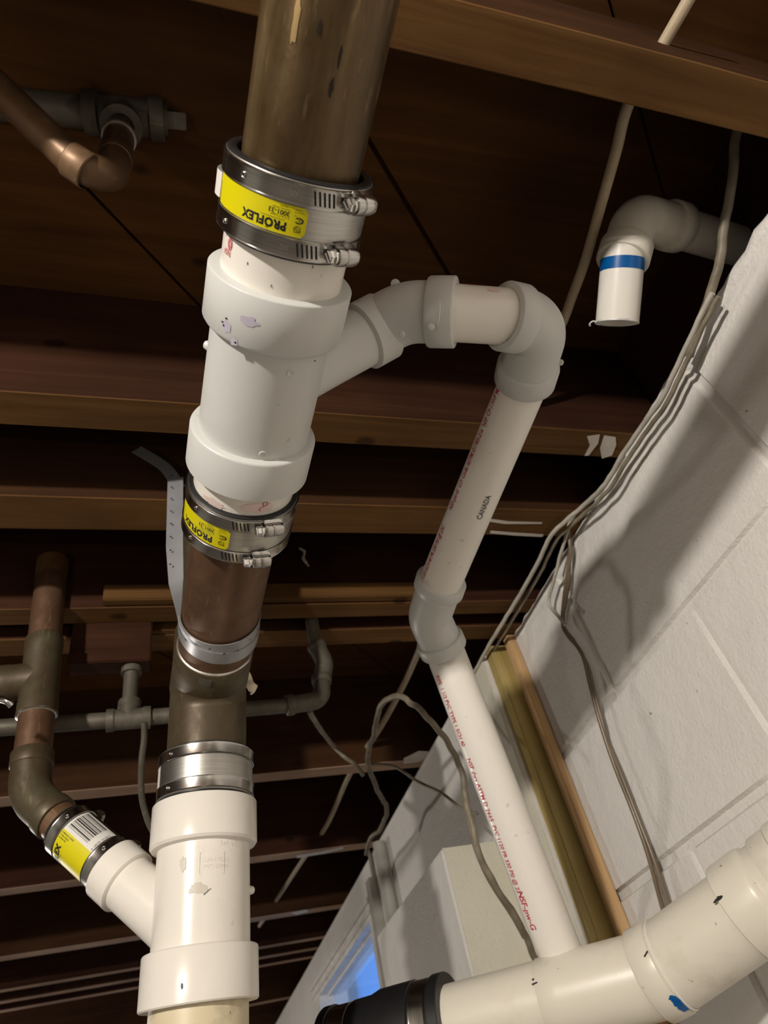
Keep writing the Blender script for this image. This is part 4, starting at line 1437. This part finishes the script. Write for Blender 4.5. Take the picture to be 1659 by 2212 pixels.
pipe('drop_branch_pipe', 'spotted white pipe running from the top right elbow over the wall top', 'pipe', D3 - (D4 - D3).normalized() * 0.01, D4, 0.02415, 'pvc_old')

# ------------------------------------------------------------------ big pipe run at bottom right
Q0 = P(700, 2290, 0.80); Q1 = P(967, 2214, 0.745); Q2 = P(1428, 2100, 0.688); Q3 = P(1517, 2030, 0.675); Q4 = P(1720, 1889, 0.645)
# straight left part
d1 = (Q2 - Q1).normalized(); d2 = (Q4 - Q3).normalized()
bp = pipe('big_waste_pipe', 'wide white plastic pipe along the bottom between the black rubber coupling and the big fitting', 'pipe', Q1 - d1 * 0.03, Q2, 0.0362, 'pvc_old', seg=96)
Mbp = bp.matrix_world
bm = bmesh.new()
tj = ext_point(Q1 - d1 * 0.03, d1, 1163, 0.0362, axis=0, lo=0, hi=0.4)
LBP = (Q2 - Q1).length + 0.03 - 0.010
rev(bm, [(tj, 0.0363), (tj, 0.0373), (tj + 0.0006, 0.0377), (tj + 0.02, 0.0378), (LBP, 0.0380), (LBP + 0.001, 0.0365)], 96)
slv = finish('sleeve', bm, 'pvc_old', bp)
bm = bmesh.new()
tha = side_angle(Mbp, P(1150, 2040, 0.66))
line_on(bm, [(tha, tj - 0.002), (tha - 0.02, tj + 0.004)], 0.0012, 0.0382)
line_on(bm, [(tha - 0.10, tj - 0.001), (tha - 0.13, tj + 0.001)], 0.0014, 0.0382)
finish('ink_marks', bm, 'ink_black', bp)
# 22 degree bend fitting
root = elbow('bend_fitting', 'big white plastic bend fitting with blue glue mark at bottom right', Q2 - d1 * 0.012, P(1450, 2081, 0.684), Q3 + d2 * 0.12, 0.07, 0.0398, 0.0424, 0.024, 0, 0.0370, 'pvc_old', seg=96)
cen = Vector(root.matrix_world.translation)
M = frame(Q3 - cen, d2, ref=-Q3)
ub = ext_point(Q3, d2, 1578, 0.044, axis=0, lo=-0.1, hi=0.3)
uc = ext_point(Q3, d2, 1652, 0.044, axis=0, lo=-0.1, hi=0.3)
bm = bmesh.new()
rev(bm, [(ub, 0.0396), (ub, 0.0436), (ub + 0.0012, 0.0446), (uc - 0.008, 0.0452), (uc - 0.003, 0.0440), (uc, 0.0415), (uc + 0.02, 0.0408)], 96, M=M)
finish('hub', bm, 'pvc_old', root)
M3 = frame(Q3, d2)
root2 = thing('big_hub_fitting', 'white plastic hub at the right edge where the big waste pipe leaves the picture', 'pipe fitting', M3)
bm = bmesh.new()
rev(bm, [(uc + 0.010, 0.0405), (uc + 0.010, 0.0440), (uc + 0.0115, 0.0448), (uc + 0.03, 0.0450), (uc + 0.032, 0.0466), (uc + 0.10, 0.0468), (uc + 0.10, 0.04)], 96)
finish('hub', bm, 'pvc_old', root2)
# ink and blue marks
bm = bmesh.new()
M3i = frame(Q3 - cen, d2, ref=-Q3)
def on3(px, py): return side_angle(M3i, P(px, py, 0.63) - cen)
def lpatch(name, pts_th_t, mat, r0):
    bm = bmesh.new()
    for th, t, a, b, sd in pts_th_t: blob_on(bm, th, t, a, b, r0, seed=sd, n=18)
    o = finish(name, bm, mat, root, matrix=M3i)
    return o
lpatch('ink_marks', [(on3(1525, 1920), ub + 0.003, 0.0016, 0.0040, 1), (on3(1516, 1928), ub - 0.002, 0.001, 0.0018, 2)], 'ink_black', 0.0450)
QA = Q2 - d1 * 0.012
Mq = frame(QA - cen, P(1450, 2081, 0.684) - QA, ref=-Q2)
def on2(px, py): return side_angle(Mq, P(px, py, 0.62) - cen)
bm = bmesh.new()
tb = on2(1535, 2178)
for k in range(9):
    blob_on(bm, tb + (k - 4) * 0.045, 0.0215 + 0.0006 * (k % 3), 0.0035, 0.0034, 0.0426, seed=k, n=14)
finish('blue_glue', bm, 'tape_blue', root, matrix=Mq)
bm = bmesh.new(); rev(bm, [(0.0242, 0.0399), (0.0250, 0.0410), (0.0262, 0.0412), (0.0272, 0.0400)], 96, M=Mq)
tag(finish('glue_seam', bm, 'pvc_pipe', root), 'whiter raised glue seam')
bm = bmesh.new()
ta = on2(1388, 1978)
line_on(bm, [(ta + 0.02, 0.018), (ta - 0.05, 0.0235)], 0.0013, 0.0428)
finish('ink_marks', bm, 'ink_black', root, matrix=Mq)

# black rubber reducer coupling
A = Q1 - d1 * 0.03
ka = ext_point(A, d1, 945, 0.050, axis=0, lo=-0.3, hi=0.3)
def kt(px): return ext_point(A, d1, px, 0.050, axis=0, lo=-0.4, hi=0.3)
root = thing('rubber_coupling', 'black rubber reducer coupling with steel clamps at the bottom edge', 'pipe coupling', frame(A, d1))
k0, k1, k2, k3, k4, k5, k6 = kt(668), kt(688), kt(738), kt(778), kt(800), kt(876), kt(945)
bm = bmesh.new()
rev(bm, [(k0, 0.027), (k0, 0.0434), (k0 + 0.002, 0.0446), (k1, 0.0446), (k1 + 0.001, 0.0420), (k2, 0.0420), (k2 + 0.001, 0.0436), (k3, 0.0440), (k4, 0.0474), (k5, 0.0478), (k5 + 0.001, 0.0455),
         (k6 - 0.014, 0.0455), (k6 - 0.012, 0.0480), (k6 - 0.001, 0.0480), (k6, 0.0472), (k6, 0.0365)], 96)
finish('rubber_body', bm, 'rubber', root)
clamp_band(root, (k5 + k6 - 0.012) / 2, abs(k6 - 0.014 - k5) * 0.86, 0.0461, 0.5, None, True, False)
clamp_band(root, (k1 + k2) / 2, abs(k2 - k1) * 0.8, 0.0426, 0.5, None, True, False)
pipe('old_waste_pipe', 'narrow pipe stub entering the left end of the black rubber coupling', 'pipe', A + d1 * (k0 - 0.10), A + d1 * (k0 + 0.02), 0.0265, 'pvc_cream')

# ------------------------------------------------------------------ cables
def cable(name, lab, pts, r, mat, n=8, seg=12, wob=0.0, cat='cable', grp=None):
    path = smooth_path(pts, n)
    if wob: path = [p + wob * noise.noise_vector(p * 60) for p in path]
    bm = bmesh.new(); sweep(bm, path, r, seg)
    return tag(finish(name, bm, mat), lab, cat, grp)


zc_ = 0.735
pts = [onZ(x, y, zc_) for x, y in ((1510, -40), (1425, 108), (1358, 225), (1330, 330), (1299, 440), (1265, 560), (1236, 640), (1207, 715))]
pts += [onZ(x, y, 0.69) for x, y in ((1120, 900), (1010, 1140), (905, 1405), (860, 1502), (815, 1582), (756, 1672), (706, 1782), (655, 1856), (600, 1940), (560, 2000))]
cable('electric_cable', 'long beige cable drilled through the joists, passing behind the upper right elbow', pts, 0.0062, 'cable_beige')

cable('electric_cable', 'dull thin cable coming down from the top joist in front of the spotted white pipe', [onX(x, y, 0.585) for x, y in ((1600, 250), (1590, 300), (1580, 400), (1566, 480), (1555, 560), (1538, 625), (1512, 700), (1488, 770))],
      0.0052, 'cable_dull', wob=0.0015)
# bundle along the wall top
def bundle(off, r, mat, lab, wob, jit):
    px = ((1540, 632), (1508, 690), (1482, 752), (1455, 812), (1428, 862), (1380, 928), (1345, 985), (1308, 1045), (1262, 1090), (1222, 1125), (1188, 1162), (1150, 1238), (1095, 1330), (1052, 1402), (1022, 1455), (990, 1500))
    pts = []
    for i, (x, y) in enumerate(px):
        p = onX(x + off[0] + jit * math.sin(i * 1.7), y + off[1], 0.580)
        if p.z > 0.636: p = onZ(x + off[0], y + off[1], 0.636)
        pts.append(p)
    return cable('wall_cable', lab, pts, r, mat, wob=wob)
bundle((0, 0), 0.0034, 'cable_painted', 'paint spattered cable following the top edge of the block wall', 0.0012, 1.5)
bundle((12, 8), 0.0030, 'cable_dull', 'darker cable lying just right of the painted one along the wall top', 0.0012, 2.0)
cable('wall_cable', 'thin white painted cable looping beside the wall top near the two loose wires', [onX(x, y, 0.585) for x, y in ((1348, 985), (1296, 1062), (1240, 1112), (1222, 1160), (1200, 1240), (1186, 1300), (1205, 1330), (1222, 1350))], 0.0028, 'cable_painted', wob=0.001)

# two wires hanging down the block wall
w1 = [(1228, 1150), (1232, 1200), (1222, 1262), (1215, 1340), (1226, 1372), (1257, 1412), (1276, 1484), (1298, 1566), (1329, 1658), (1366, 1750), (1398, 1840), (1428, 1950), (1450, 2020)]
w2 = [(1232, 1160), (1228, 1260), (1217, 1345), (1242, 1388), (1270, 1440), (1285, 1500), (1304, 1570), (1311, 1600), (1343, 1676), (1380, 1772), (1412, 1855), (1440, 1942), (1462, 2010)]
cable('hanging_wire', 'left one of the two brown wires hanging down the block wall to the big pipe', [onX(x, y, 0.592) for x, y in w1], 0.0029, 'wire_brown')
cable('hanging_wire', 'right one of the two brown wires hanging down the block wall to the big pipe', [onX(x, y, 0.594) for x, y in w2], 0.0027, 'wire_brown')

# the loop left of the riser
lp = [(1158, 2075, .96), (1137, 2025, .955), (1118, 1989, .95), (1101, 1962, .95), (1062, 1901, .95), (1033, 1836, .96), (1017, 1771, .98), (1005, 1722, 1.0), (1000, 1673, 1.02), (978, 1624, 1.03), (945, 1575, 1.04), (906, 1533, 1.06), (890, 1520, 1.08), (865, 1504, 1.1),
      (844, 1506, 1.12), (824, 1522, 1.15), (815, 1547, 1.18), (807, 1588, 1.2), (797, 1613, 1.24), (795, 1650, 1.28), (807, 1687, 1.33), (824, 1724, 1.38), (836, 1745, 1.42), (830, 1772, 1.47), (818, 1795, 1.52), (800, 1812, 1.55), (791, 1845, 1.58)]
cable('looped_cable', 'dull cable making a tall loop left of the long riser and hanging down the wall', [P(x, y, d) for x, y, d in lp], [0.0048] * 0 or 0.0048, 'cable_dull', wob=0.002)
cable('looped_cable', 'thinner cable running alongside the loop down the left side of the riser', [P(x - 6, y, d + 0.01) for x, y, d in lp[1:8]], 0.0026, 'cable_dull')
cable('thin_wire', 'thin wire from the galvanised elbow sloping down right to the looped cable', [P(x, y, d) for x, y, d in ((668, 1536, 1.0), (690, 1572, 1.1), (715, 1605, 1.3), (745, 1635, 1.3), (768, 1652, 1.3), (785, 1675, 1.3))], 0.0042, 'cable_dull', wob=0.001)
cable('thin_wire', 'thin wire crossing from the looped cable to the wall behind the riser', [P(x, y, d) for x, y, d in ((800, 1650, 1.3), (850, 1655, 1.28), (902, 1688, 1.22), (952, 1712, 1.16), (1000, 1748, 1.1), (1032, 1758, 1.08))], 0.0026, 'cable_dull')
# thin copper tube left of the lower coupling
cable('copper_tube', 'thin bent tube just left of the wide lower steel coupling', [P(x, y, 0.80) for x, y in ((312, 1560), (311, 1600), (306, 1645), (306, 1717), (318, 1768), (332, 1800))], 0.0036, 'galvanised', cat='tube')

# flakes
def flake(lab, px, py, d, pts, s):
    c = onY(px, py, d)
    bm = bmesh.new()
    R_, D_ = Vector(MR[0]), Vector(MR[1])
    prev = None
    path = [c + R_ * (x * s) + D_ * (y * s) + Vector(MR[2]) * (0.004 * math.sin(i * 2.1)) for i, (x, y) in enumerate(pts)]
    sweep(bm, smooth_path(path, 4), [0.0055 + 0.003 * noise.noise(Vector((k * 0.9, px, 0))) for k in range(4 * (len(pts) - 1) + 1)], 8, flat=0.35)
    return tag(finish('insulation_scrap', bm, 'flake'), lab, 'scrap')
flake('pale torn scrap hanging from the joist right of the second coupling', 655, 1205, 0.829, ((-8, -22), (2, -14), (0, 0), (6, 12), (4, 22), (14, 24)), 0.0007)
flake('small white scrap stuck beside the copper tee', 538, 1480, 0.712, ((-6, -20), (-2, -8), (4, 0), (10, 8), (6, 14)), 0.0006)
